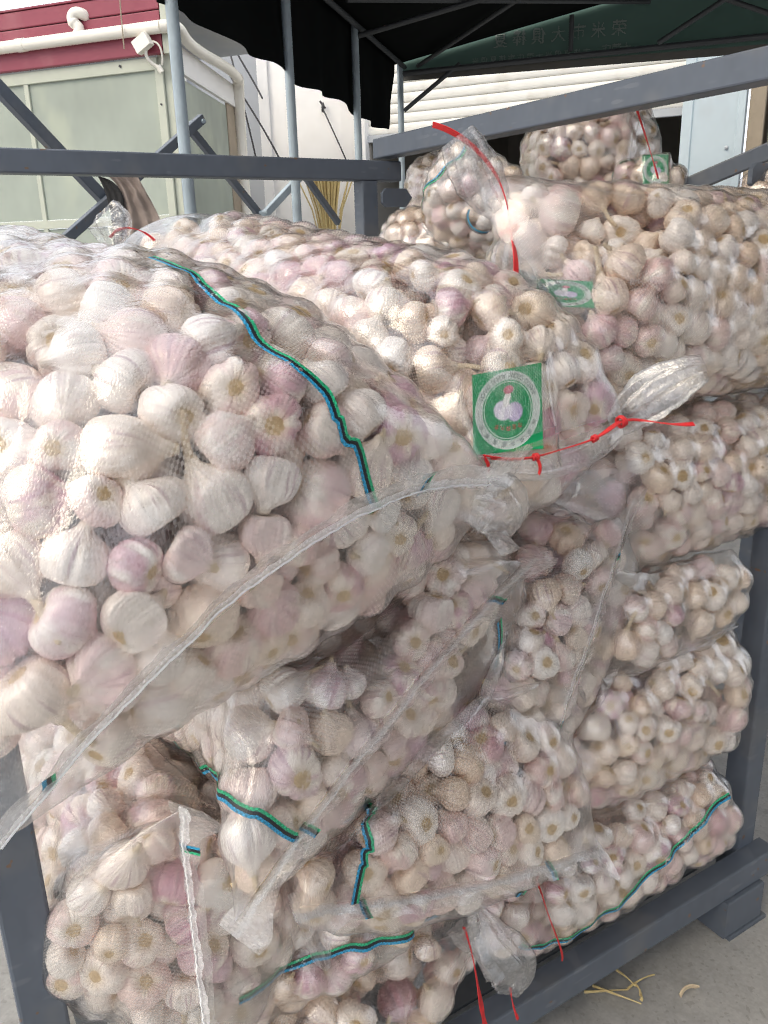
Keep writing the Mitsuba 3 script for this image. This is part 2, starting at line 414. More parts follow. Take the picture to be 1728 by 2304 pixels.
spec('E', (.16, -.21, .745), (.66, -.07, .985), (.46, .03, .855), (.34, .66, .92), .27, .19, r=0.0265, mix=(0.32, 0.13, 0.32, 0.23), bow=(0, 0, .02), res=(100, 140), stripes=((318, .12),), paths=[[(-0.279, 0.914, 0.813), (-0.264, 0.902, 0.786), (-0.217, 0.794, 0.835), (-0.169, 0.736, 0.849), (-0.129, 0.722, 0.837), (-0.105, 0.746, 0.804), (-0.092, 0.74, 0.798)]], tabs=(-.62, .68))
spec('G', (.965, .01, 1.0), (.70, -.075, .62), (.79, .10, .80), (.74, .66, .82), .215, .20, r=0.025, mix=(0.28, 0.17, 0.30, 0.25), bow=(-.02, -.02, 0), res=(100, 140), paths=[[(0.102, 1.113, 0.715), (0.134, 1.056, 0.723), (0.176, 1.059, 0.702), (0.212, 1.068, 0.687), (0.246, 1.089, 0.67)]], tabs=(-.6, .57))
spec('T', (.80, .14, 1.0), (.815, .15, .99), (.98, .17, .985), (1.60, .17, 1.0), .20, .165, r=0.025, mix=(0.4, 0.24, 0.22, 0.14), res=(90, 120))
spec('F', (.252, -.165, .681), (.748, -.152, .529), (.53, .01, .655), (.47, .7, .68), .265, .15, r=0.0255, mix=(0.28, 0.17, 0.28, 0.27), bow=(0, 0, -.02), res=(90, 130), paths=[[(-0.048, 0.936, 0.723), (-0.032, 0.917, 0.708), (-0.025, 0.844, 0.719), (-0.03, 0.823, 0.689), (-0.036, 0.81, 0.663)]], stripes=((300, .1),), tabs=(-.67, .6))
spec('J', (.143, -.108, .823), (.144, -.10, .42), (.165, .09, .60), (.165, .7, .62), .165, .185, r=0.027, mix=(0.45, 0.12, 0.25, 0.18), res=(90, 130), tabs=(-.75, .85))
spec('H', (.76, .02, .60), (.78, .04, .58), (.93, .11, .575), (1.29, .12, .57), .19, .165, cap=.4, r=0.025, mix=(0.36, 0.2, 0.26, 0.18), stripes=(305,))
spec('D', (.76, .05, .78), (.78, .07, .76), (.95, .13, .77), (1.285, .14, .775), .18, .13, cap=.35, r=0.025, mix=(0.4, 0.3, 0.2, 0.1))
spec('I', (.588, -.039, .41), (.605, -.03, .40), (.76, .10, .325), (1.265, .10, .315), .19, .125, cap=.4, r=0.025, mix=(0.4, 0.18, 0.25, 0.17), paths=[[(0.2, 1.048, 0.324), (0.282, 1.094, 0.289), (0.356, 1.139, 0.291), (0.45, 1.191, 0.325), (0.551, 1.254, 0.369), (0.65, 1.325, 0.398)]])
spec('K', (.53, -.06, .475), (.55, -.045, .465), (.42, .07, .47), (.05, .10, .47), .17, .095, r=0.026, mix=(0.4, 0.25, 0.22, 0.13), paths=[[(-0.204, 0.794, 0.514), (-0.154, 0.835, 0.509), (-0.084, 0.872, 0.502), (-0.016, 0.91, 0.485), (0.031, 0.962, 0.461), (0.073, 0.99, 0.459)]])
spec('L', (.60, -.03, .345), (.61, -.02, .33), (.47, .07, .295), (.05, .09, .295), .18, .105, r=0.0265, mix=(0.55, 0.2, 0.2, 0.05))

spec('M', (1.895, 0.833, 1.685), (1.910, 0.836, 1.677), (1.785, 0.922, 1.635), (1.598, 1.058, 1.625), 0.18, 0.155, r=0.025, mix=(.5,.35,.1,.05), stripes=(60,), layers=1.6, res=(60, 80), label='round dim garlic bag behind the right-hand beam, its corner pointing right')
spec('N', (1.220, 0.815, 1.632), (1.235, 0.817, 1.624), (1.272, 0.842, 1.512), (1.352, 0.899, 1.402), 0.13, 0.11, r=0.024, mix=(.3,.4,.2,.1), stripes=(200,), layers=1.6, res=(60, 80), label='pale film covered garlic bag behind the upright film neck')
spec('O', (1.615, 0.723, 1.545), (1.630, 0.725, 1.537), (1.711, 0.688, 1.505), (1.790, 0.664, 1.495), 0.11, 0.1, r=0.025, mix=(.4,.4,.15,.05), stripes=(95,), layers=1.6, res=(60, 80), label='small dim garlic bag with a pale green card behind the upper right bag')
spec('P', (1.711, 0.427, 1.460), (1.727, 0.429, 1.452), (1.812, 0.401, 1.460), (2.071, 0.327, 1.460), 0.14, 0.11, r=0.026, mix=(.4,.4,.15,.05), layers=1.6, res=(60, 80), label='dim garlic bag just showing at the right edge behind the upper right bag')
spec('Q', (1.374, 0.889, 1.410), (1.390, 0.892, 1.402), (1.323, 0.978, 1.410), (1.169, 1.129, 1.410), 0.15, 0.1, r=0.024, mix=(.3,.5,.15,.05), layers=1.6, res=(60, 80), label='low dim garlic bag behind the middle bag beside the cage corner post')
spec('R', (1.694, 1.803, 1.560), (1.709, 1.806, 1.552), (1.798, 1.764, 1.580), (2.038, 1.620, 1.580), 0.19, 0.16, r=0.026, mix=(.2,.5,.2,.1), layers=1.6, res=(60, 80), label='dark garlic bag deep in the shade behind the tent pole')
spec('S', (1.575, 1.049, 1.355), (1.584, 1.043, 1.345), (1.704, 0.971, 1.345), (2.079, 0.722, 1.345), .24, .17, r=0.026, mix=(.4,.4,.15,.05), layers=1.2, res=(60, 80), label='dim garlic bag under the far bags behind the upper right bag')


def frame_of(b):
    e1 = unit(b['B'] - b['F'])
    sd = b['S1'] - b['S0']
    hw = np.linalg.norm(sd) / 2
    sd = unit(sd)
    lat = unit(np.cross(e1, [0, 0, 1]))
    if abs(lat @ sd) < 0.35 and hw > 0.05:          # an upright seam
        lat = lat if (lat @ sd) >= 0 else -lat
    elif lat @ sd < 0:
        lat = -lat
    return e1, sd, hw, lat


def bag_surface(b, nt, nth):
    """The bag as a grid of points (nt along, nth round): a seam or tied neck in front, a round body, a rounded far end."""
    e1, sd, hw, lat = frame_of(b)
    M = (b['S0'] + b['S1']) / 2
    l0 = max((b['F'] - M) @ e1, 0.06)
    X = l0 + np.linalg.norm(b['B'] - b['F'])
    q = np.linspace(0, 1, nt)
    q = q + 0.12 * np.sin(np.pi * q) ** 2 * 0 - 0.0
    x = X * (0.55 * q + 0.45 * (1 - np.cos(np.pi * q)) / 2)
    th = np.arange(nth) * 2 * np.pi / nth
    t = np.clip(x / l0, 0, 1)
    h = 1 - (1 - t) ** 2
    hs = np.clip(1 - (1 - t) ** 2, 0, 1) ** 0.36
    perp = (b['F'] - M) - ((b['F'] - M) @ e1) * e1
    k = np.sqrt(np.clip(1 - (1 - np.clip((X - x) / (b['cap'] * b['A']), 0, 1)) ** 2, 0, 1))
    k = np.maximum(k, 0.02)
    out = np.zeros((nt, nth, 3))
    up0 = np.cross(lat, e1)
    sg = 1.0 if up0[2] > 0 else -1.0
    c, s = np.cos(th), np.sin(th)
    n = b['n']
    ce = np.sign(c) * np.abs(c) ** (2 / n)
    se = np.sign(s) * np.abs(s) ** (2 / n)
    for i in range(nt):
        L = unit(sd * (1 - h[i]) + lat * h[i])
        N = unit(np.cross(L, e1)) * sg
        ro = b['roll'] * h[i]
        L, N = math.cos(ro) * L + math.sin(ro) * N, -math.sin(ro) * L + math.cos(ro) * N
        a = (hw * (1 - h[i]) + b['A'] * h[i]) * k[i]
        bb = (0.006 + (b['H'] - 0.006) * hs[i]) * k[i]
        f = 1 - h[i] if hw > 0.05 else 0
        ci, si = c * f + ce * (1 - f), s * f + se * (1 - f)
        out[i] = M + e1 * x[i] + perp * h[i] + np.outer(ci * a, L) + np.outer(si * bb, N) + np.outer((1 - c * c) * (1 - h[i]), b['bow'])
    return out


def grid_normals(P, keep=None):
    du = np.gradient(P, axis=0)
    dv = np.roll(P, -1, 1) - np.roll(P, 1, 1)
    n = unit(np.cross(dv, du))
    mid = P.mean(1, keepdims=True)
    if np.sum((n * (P - mid)).sum(-1)) < 0:
        n = -n
    return n


def smooth_grid(P, it=1, lock=2):
    for _ in range(it):
        Q = P.copy()
        Q[1:-1] = 0.5 * P[1:-1] + 0.125 * (P[:-2] + P[2:] + np.roll(P, 1, 1)[1:-1] + np.roll(P, -1, 1)[1:-1])
        Q[:lock] = P[:lock]
        P = Q
    return P


class Bag:
    pass


BAGS = []


def inside_depth(bag, pts):
    """Depth below the bag's skin (positive inside) and the nearest skin point's number."""
    d, i = bag.tree.query(pts, k=4)
    s = -((pts[:, None] - bag.q[i]) * bag.qn[i]).sum(2)
    ins = ((s > 0.3 * d).sum(1) >= 3) & (d[:, 0] < 1.05 * max(bag.sp['A'], bag.sp['H']))
    return np.where(ins, d[:, 0], -d[:, 0]), i[:, 0]


for sp in SPECS:
    b = Bag()
    b.sp, b.name = sp, sp['name']
    nt, nth = sp['res']
    P = bag_surface(sp, nt, nth)
    n = grid_normals(P)
    fade = np.clip(np.linspace(0, 1, nt) * 7, 0, 1)[:, None]
    P = P + n * ((meshkit.fbm(P * 9 + 3 * len(BAGS), 2) - 0.5) * 2 * sp['lump'] * fade)[..., None]
    for o in BAGS:                                   # lie against the bags already there
        flat = P.reshape(-1, 3)
        dep, i = inside_depth(o, flat)
        m = (dep > -0.004) & (dep < 0.11)
        if m.any() and m.mean() < 0.9:
            flat[m] = o.q[i[m]] + o.qn[i[m]] * 0.006
            keep = P[:1].copy()
            P = smooth_grid(flat.reshape(P.shape), 3)
            P[:1] = keep if np.linalg.norm(sp['S1'] - sp['S0']) > 0.1 else P[:1]
    b.P, b.N = P, grid_normals(P)
    qn = b.N.copy()
    e1 = frame_of(sp)[0]
    qn[-2:] = e1
    if np.linalg.norm(sp['S1'] - sp['S0']) < 0.1:
        qn[:1] = -e1
    b.q, b.qn = b.P.reshape(-1, 3), qn.reshape(-1, 3)
    b.tree = cKDTree(b.q)
    BAGS.append(b)


def pack(b, others, seed):
    """Bulbs packed in the outer layers of a bag by a small relaxation: spheres that push each other apart and stay under the skin."""
    g = np.random.default_rng(seed)
    sp = b.sp
    r0 = sp['r']
    lo, hi = b.q.min(0), b.q.max(0)
    a = r0 * 1.82
    ix = np.stack(np.meshgrid(*[np.arange(lo[k] - a, hi[k] + a, a / math.sqrt(2)) for k in range(3)], indexing='ij'), -1)
    par = np.indices(ix.shape[:3]).sum(0) % 2 == 0
    pts = ix[par]
    R = trimesh.transformations.random_rotation_matrix(g.random(3))[:3, :3]
    c = (lo + hi) / 2
    pts = (pts - c) @ R.T + c + g.normal(0, 0.25 * r0, pts.shape)
    dep, i = inside_depth(b, pts)
    face = (b.qn[i] * unit(EYE - pts)).sum(1)
    m = (dep > 0.5 * r0) & (dep < sp['layers'] * 2 * r0) & ((face > -0.45) | (dep > 2.5 * r0) & (face > 0))
    pts, dep, i = pts[m], dep[m], i[m]
    rad = r0 * np.clip(g.normal(1.0, 0.13, len(pts)), 0.72, 1.3)
    for it in range(28):
        tr = cKDTree(pts)
        pr = tr.query_pairs(2.5 * r0, output_type='ndarray')
        d = pts[pr[:, 0]] - pts[pr[:, 1]]
        L = np.linalg.norm(d, axis=1) + 1e-9
        want = 0.90 * (rad[pr[:, 0]] + rad[pr[:, 1]])
        push = np.maximum(want - L, 0)[:, None] * d / L[:, None] * 0.42
        mv = np.zeros_like(pts)
        np.add.at(mv, pr[:, 0], push)
        np.add.at(mv, pr[:, 1], -push)
        dep, i = inside_depth(b, pts + mv)
        pts = pts + mv
        out = 0.93 * rad - dep
        fix = np.where(out > 0, out, np.where(dep < 2.2 * rad, np.maximum(out, -0.0012), 0.0))
        pts = pts - b.qn[i] * fix[:, None]
    dep, i = inside_depth(b, pts)
    nrm = b.qn[i]
    keep = dep > 0.80 * rad
    for o in others:
        d2, _ = inside_depth(o, pts + nrm * (dep + 0.05)[:, None])
        d3, _ = inside_depth(o, pts)
        keep &= ~((d2 > 0.045) & (dep > 0))
        if BAGS.index(o) < BAGS.index(b):
            keep &= d3 < 0.3 * rad
    return pts[keep], rad[keep], dep[keep], nrm[keep]


class Bulb:
    pass


BULBS = []
for bi, b in enumerate(BAGS):
    P_, R_, D_, N_ = pack(b, [o for o in BAGS if o is not b], 100 + bi)
    b.bp, b.br = P_, R_
    for p, r, d, n in zip(P_, R_, D_, N_):
        u = Bulb()
        u.p, u.r, u.n, u.bag, u.layer = p, r, n, b, 0 if d < 1.7 * r else 1
        u.cls = int(rng.choice(4, p=b.sp['mix']))
        BULBS.append(u)

CARDS = [
    ('B', [(.107, .985, 1.252), (.192, 1.004, 1.262), (.188, .955, 1.168), (.104, .941, 1.166)], 'green card with purple garlic picture in the middle bag above the red stitching', True),
    ('C', [(.215, 1.235, 1.345), (.302, 1.259, 1.338), (.302, 1.243, 1.302), (.215, 1.222, 1.309)], 'green card showing one corner in the upper right bag behind the middle bag', True),
    ('O', [(.66, 2.20, 1.60), (.72, 2.19, 1.60), (.72, 2.17, 1.53), (.66, 2.18, 1.53)], 'pale green card in the small far bag behind the upper right bag', False)]

# the film drapes over the bulbs
for b in BAGS:
    P = b.P.reshape(-1, 3)
    N = b.N.reshape(-1, 3)
    if len(b.bp) > 8:
        tr = cKDTree(b.bp)
        d, i = tr.query(P, k=6)
        gap = (d - 1.0 * b.br[i]).min(1)
        mv = np.clip(gap - 0.0022, -0.022, 0.010)
        t = np.linspace(0, 1, b.P.shape[0])
        mv = mv.reshape(b.P.shape[:2]) * np.clip(t * 14, 0, 1)[:, None]
        Q = b.P - b.N * mv[..., None]
    else:
        Q = b.P
    b.Q = smooth_grid(Q, 2, 1)
    b.cards = []
    for nm, corners, lab, more in CARDS:
        if nm != b.name:
            continue
        c4 = np.array(corners, float)
        mid, ex, ey = c4.mean(0), unit(c4[1] + c4[2] - c4[0] - c4[3]), unit(c4[0] + c4[1] - c4[2] - c4[3])
        nz = unit(np.cross(ex, ey))
        hx, hy = np.abs((c4 - mid) @ ex).max(), np.abs((c4 - mid) @ ey).max()
        flat = b.Q.reshape(-1, 3)
        qx, qy, qz = (flat - mid) @ ex, (flat - mid) @ ey, (flat - mid) @ nz
        if nz @ (EYE - mid) < 0:
            nz, qz = -nz, -qz
        on = (np.abs(qx) < hx) & (np.abs(qy) < hy) & (np.abs(qz) < .09)
        h = np.percentile(qz[on], 78)
        fall = np.clip(1.35 - np.maximum(np.abs(qx) / hx, np.abs(qy) / hy), 0, .35) / .35
        up = np.where(np.abs(qz) < .09, np.maximum(h + .004 - qz, 0), 0) * fall
        b.Q = (flat + nz * up[:, None]).reshape(b.Q.shape)
        b.cards.append((c4 + nz * h, nz, mid + nz * h, ex, ey, hx, hy, lab, more))
    b.QN = grid_normals(b.Q)
    b.qt = cKDTree(b.Q.reshape(-1, 3))


def keep_under(b, v):
    """Press a bulb's points in where they would come through the film or a card."""
    q, n = b.Q.reshape(-1, 3), b.QN.reshape(-1, 3)
    _, i = b.qt.query(v, k=3)
    nn, qq = unit(n[i].mean(1)), q[i].mean(1)
    out = ((v - qq) * nn).sum(1) + .0012
    v = v - nn * np.clip(out, 0, .02)[:, None]
    for c4, nz, mid, ex, ey, hx, hy, *_ in b.cards:
        d = v - mid
        on = (np.abs(d @ ex) < hx * 1.04) & (np.abs(d @ ey) < hy * 1.04) & (np.abs(d @ nz) < .06)
        v = v - nz * (np.clip(d @ nz + .0015, 0, .05) * on)[:, None]
    return v


# ---------------------------------------------------------------- bulb shapes
PROFILE = np.array([(0.02, -.63), (0.20, -.66), (.30, -.72), (.50, -.735), (.72, -.66), (.89, -.46), (.985, -.18), (1.0, .08), (.94, .33), (.80, .55), (.60, .72), (.41, .84), (.27, .97), (.205, 1.10), (.185, 1.22), (.12, 1.265), (.012, 1.27)])


def bulb_arrays(r, seed, rows, cols, num, far=False):
    g = np.random.default_rng(seed)
    s = np.r_[0, np.cumsum(np.linalg.norm(np.diff(PROFILE, axis=0), axis=1))]
    t = np.linspace(0, s[-1], rows)
    from scipy.interpolate import PchipInterpolator
    rr, zz = PchipInterpolator(s, PROFILE[:, 0])(t), PchipInterpolator(s, PROFILE[:, 1])(t)
    tall = g.uniform(0.84, 1.08)
    zz = zz * tall
    th = np.arange(cols) * 2 * np.pi / cols
    k = int(g.integers(6, 11))
    ang = (np.arange(k) + g.uniform(-.42, .42, k)) * 2 * np.pi / k + g.uniform(0, 6.28)
    dep = g.uniform(.03, .19, k) * g.choice([.4, 1, 1, 1.2], k)
    wid = g.uniform(.08, .17, k)
    dd = np.abs((th[:, None] - ang[None] + np.pi) % (2 * np.pi) - np.pi)
    fur = (dep * np.exp(-(dd / wid) ** 2)).sum(1)
    swell = 0.10 * np.cos(th - g.uniform(0, 6.28)) + 0.08 * np.cos(2 * th + g.uniform(0, 6.28)) + 0.05 * np.cos(3 * th + g.uniform(0, 6.28))
    wz = np.interp(zz / tall, [-.75, -.6, -.2, .3, .75, 1.2], [.35, .9, 1, 1, .75, .3])
    sw = np.interp(zz / tall, [-.75, -.3, .4, 1.0, 1.27], [.4, 1, 1, .2, 0])
    R = rr[:, None] * (1 - wz[:, None] * fur[None] + sw[:, None] * swell[None])
    bend = g.normal(0, .16, 2)
    lift = np.clip(zz - 0.45, 0, None) ** 1.5
    V = np.stack([R * np.cos(th) + bend[0] * lift[:, None], R * np.sin(th) + bend[1] * lift[:, None], np.repeat(zz[:, None], cols, 1)], -1) * r
    n = grid_normals(V)
    lat = (t / s[-1])
    V2 = np.concatenate([V, V[:, :1]], 1)
    n2 = np.concatenate([n, n[:, :1]], 1)
    uv = np.stack([np.broadcast_to(np.linspace(0, 1, cols + 1), (rows, cols + 1)), np.broadcast_to(lat[:, None] * 0.998 + 2 * num, (rows, cols + 1))], -1)
    f = grid_faces(rows, cols + 1)[:, [0, 2, 1]]
    top = V[-1].mean(0)
    dir_ = unit(np.array([bend[0] * 1.4, bend[1] * 1.4, 1.0]))
    return V2.reshape(-1, 3), f, n2.reshape(-1, 3), uv.reshape(-1, 2), top, dir_, R[2:4].mean() * r, zz[1] * r


def root_mesh(r, z, seed, n=14):
    g = np.random.default_rng(seed)
    th = np.arange(n) * 2 * np.pi / n
    rings = []
    for q, zz in ((1.0, 0.10), (0.93, -0.05), (0.70, -0.10), (0.38, -0.055)):
        rad = r * q * (1 + g.uniform(-.24, .24, n) * (q > .8))
        rings.append(np.stack([rad * np.cos(th), rad * np.sin(th), np.full(n, z) + r * zz + r * g.uniform(-.06, .06, n)], -1))
    v = np.vstack(rings + [[[0, 0, z - r * .04]]])
    f = grid_faces(4, n, wrap=True)
    j = np.arange(n)
    f = np.vstack([f, np.stack([3 * n + j, 3 * n + (j + 1) % n, j * 0 + 4 * n], 1)])
    m = trimesh.Trimesh(v, f, process=False)
    if (m.face_normals[:, 2].mean()) > 0:
        m.invert()
    return m


def stem_mesh(top, d, r, L, seed):
    g = np.random.default_rng(seed)
    side = unit(np.cross(d, g.normal(size=3)))
    t = np.linspace(0, 1, 5)
    path = top - d * r * .10 + np.outer(t * (L + r * .10), d) + np.outer(t ** 2 * L * g.uniform(0, .35), side)
    rad = r * np.interp(t, [0, .25, 1], [.20, .155, .125]) * g.uniform(.85, 1.25)
    m = tube(path, rad, 7)
    v = m.vertices
    ax = unit(np.cross(d, side))
    m.vertices = v - np.outer((v - top) @ ax, ax) * 0.35
    return m


def rot_to(z, spin):
    z = unit(z)
    x = unit(np.cross([0.13, 0.9, 0.4], z))
    y = np.cross(z, x)
    c, s = math.cos(spin), math.sin(spin)
    return np.stack([c * x + s * y, -s * x + c * y, z], 1)


# leave out bulbs for which a narrow neck or a hem has no room
def winding(b, pts):
    """How often the bag's film goes round each point: 1 inside, 0 outside."""
    Q = b.Q[::3, ::3]
    Q = np.concatenate([Q, b.Q[-1:, ::3]], 0)
    nt, nth = Q.shape[:2]
    v = np.vstack([Q.reshape(-1, 3), Q[0].mean(0), Q[-1].mean(0)])
    j = np.arange(nth)
    f = np.vstack([grid_faces(nt, nth, wrap=True), np.stack([(j + 1) % nth, j, j * 0 + nt * nth], 1), np.stack([(nt - 1) * nth + j, (nt - 1) * nth + (j + 1) % nth, j * 0 + nt * nth + 1], 1)])
    out = np.zeros(len(pts))
    for k in range(0, len(pts), 200):
        p = pts[k:k + 200, None]
        A, B_, C_ = v[f[:, 0]] - p, v[f[:, 1]] - p, v[f[:, 2]] - p
        la, lb, lc = (np.linalg.norm(q, axis=2) for q in (A, B_, C_))
        num = (A * np.cross(B_, C_)).sum(2)
        den = la * lb * lc + (A * B_).sum(2) * lc + (B_ * C_).sum(2) * la + (C_ * A).sum(2) * lb
        out[k:k + 200] = np.abs(2 * np.arctan2(num, den).sum(1) / (4 * np.pi))
    return out


ok = []
for b in BAGS:
    us = [u for u in BULBS if u.bag is b]
    if us:
        pts = np.array([u.p for u in us])
        w = winding(b, pts)
        d, _ = b.qt.query(pts)
        ok += [u for u, a_, c_ in zip(us, w, d) if a_ > .8 and c_ > .6 * u.r]
BULBS = ok
# which bulbs show largest: spheres drawn into a coarse depth buffer seen from the camera
fpx = 384 / 2 / math.tan(math.radians(25))
zb = np.full((512, 384), 1e9)
ib = np.full((512, 384), -1)
for k, u in enumerate(BULBS):
    q = u.p - EYE
    dz = q @ FWD
    cx, cy = 192 + fpx * (q @ RIGHT) / dz, 256 - fpx * (q @ UP) / dz
    rp = fpx * u.r * 0.95 / dz
    u.px, u.py, u.rp, u.dz = cx, cy, rp, dz
    x0, x1, y0, y1 = int(max(cx - rp, 0)), int(min(cx + rp + 1, 384)), int(max(cy - rp, 0)), int(min(cy + rp + 1, 512))
    if x0 >= x1 or y0 >= y1:
        continue
    yy, xx = np.mgrid[y0:y1, x0:x1]
    e = 1 - ((xx + .5 - cx) ** 2 + (yy + .5 - cy) ** 2) / rp ** 2
    z = dz - u.r * np.sqrt(np.clip(e, 0, 1))
    m = (e > 0) & (z < zb[y0:y1, x0:x1])
    zb[y0:y1, x0:x1][m] = z[m]
    ib[y0:y1, x0:x1][m] = k
area = np.bincount(ib[ib >= 0], minlength=len(BULBS))
for k, u in enumerate(BULBS):
    u.area = area[k]
order = np.argsort(-area, kind='stable')
singles = set(int(k) for k in order[:300])

# turn each bulb: any way round, now and then its root end or its side outward
for k, u in enumerate(BULBS):
    g = np.random.default_rng(5000 + k)
    z = unit(g.normal(size=3))
    u.face = 'side'
    c = g.random()
    if u.layer == 0:
        view = unit(u.n + 0.35 * unit(EYE - u.p))
        if c < 0.27:
            z = unit(-view + 0.55 * g.normal(size=3) * 0.6)
        elif c < 0.60:                               # lying along the film with the stem across its neighbours
            z = unit(z - u.n * (z @ u.n) + u.n * g.uniform(.05, .35))
        elif z @ u.n > 0.35:
            z = unit(z - u.n * (z @ u.n) * 1.2)
    u.axis, u.spin = z, g.uniform(0, 6.28)
    look = unit(EYE - u.p) @ z
    u.face = 'root' if look < -0.55 else 'neck' if look > 0.5 else 'side'
    u.num = 1000 * u.cls + int(g.integers(0, 999))
    u.stem = 0.0
    if g.random() < 0.66:
        u.stem = g.uniform(0.010, 0.040)
        if z @ u.n > 0.1:
            u.stem *= 0.25
    u.M = rot_to(z, u.spin)

mass_v, mass_f, mass_n, mass_uv, at = [], [], [], [], 0
mroot, mstem = [], []
for k, u in enumerate(BULBS):
    big = k in singles
    if big:
        rows, cols = (24, 44) if u.rp > 22 else (18, 34)
    else:
        rows, cols = (12, 20) if u.area > 0 else (8, 12)
    v, f, n, uv, top, d, rr, rz = bulb_arrays(u.r, 9000 + k, rows, cols, u.num)
    mv = v @ u.M.T + u.p
    mn = n @ u.M.T
    if u.layer == 0:
        mv2 = keep_under(u.bag, mv)
        if np.abs(mv2 - mv).max() > 1e-5:
            mv = mv2
            G_ = mv.reshape(rows, cols + 1, 3)
            mn = grid_normals(G_[:, :cols])
            mn = np.concatenate([mn, mn[:, :1]], 1).reshape(-1, 3)
    rm = root_mesh(u.r * float(np.random.default_rng(60 + k).uniform(.27, .40)), rz, 300 + k, 14 if big else 7) if (big or (u.layer == 0)) else None
    sm = stem_mesh(top, d, u.r, u.stem, 700 + k) if u.stem > 0 and (big or u.layer == 0) else None
    for m in (rm, sm):
        if m is not None:
            m.vertices = keep_under(u.bag, m.vertices @ u.M.T + u.p) if u.layer == 0 else m.vertices @ u.M.T + u.p
    if big:
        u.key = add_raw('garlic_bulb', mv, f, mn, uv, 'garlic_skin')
        if rm is not None:
            add('root_plate', rm, 'garlic_root', u.key, smooth=True)
        if sm is not None:
            add('stem', sm, 'stem_skin', u.key, smooth=True)
    else:
        mass_v.append(mv); mass_f.append(f + at); mass_n.append(mn); mass_uv.append(uv); at += len(mv)
        if rm is not None:
            mroot.append(rm)
        if sm is not None:
            mstem.append(sm)
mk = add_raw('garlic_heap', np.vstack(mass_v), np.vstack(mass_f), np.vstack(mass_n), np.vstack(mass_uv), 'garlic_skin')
tag(mk, 'smaller and deeper garlic bulbs filling the bags', 'garlic', kind='stuff')
add('root_plate', join(*mroot), 'garlic_root', mk, smooth=True, kind='stuff')
add('stem', join(*mstem), 'stem_skin', mk, smooth=True, kind='stuff')

# ---------------------------------------------------------------- bag films, seams, stripes
BAG_LABEL = {
    'A': 'large clear woven garlic bag at upper left, its sewn hem crossing the front',
    'B': 'clear garlic bag in the middle, stitched in red beside a green card',
    'C': 'clear garlic bag at upper right with an upright film neck tied in red',
    'E': 'clear garlic bag under the large upper left one, hem ending in a hanging point',
    'G': 'clear garlic bag right of centre with a steep hem ending in an upper film point',
    'T': 'clear garlic bag directly under the upper right one, reaching the right edge',
    'F': 'clear garlic bag in the lower middle with a nearly level hem',
    'J': 'clear garlic bag beside the front left post with an upright seam',
    'H': 'wide garlic bag beside the right post, second from the cage base',
    'D': 'short garlic bag beside the right post, third from the cage base',
    'I': 'lowest right garlic bag with a long stripe, lying on the cage base',
    'K': 'garlic bag near the bottom edge with a stripe rising to the right',
    'L': 'lowest garlic bag at the bottom edge, left of the crumpled film tail',
}
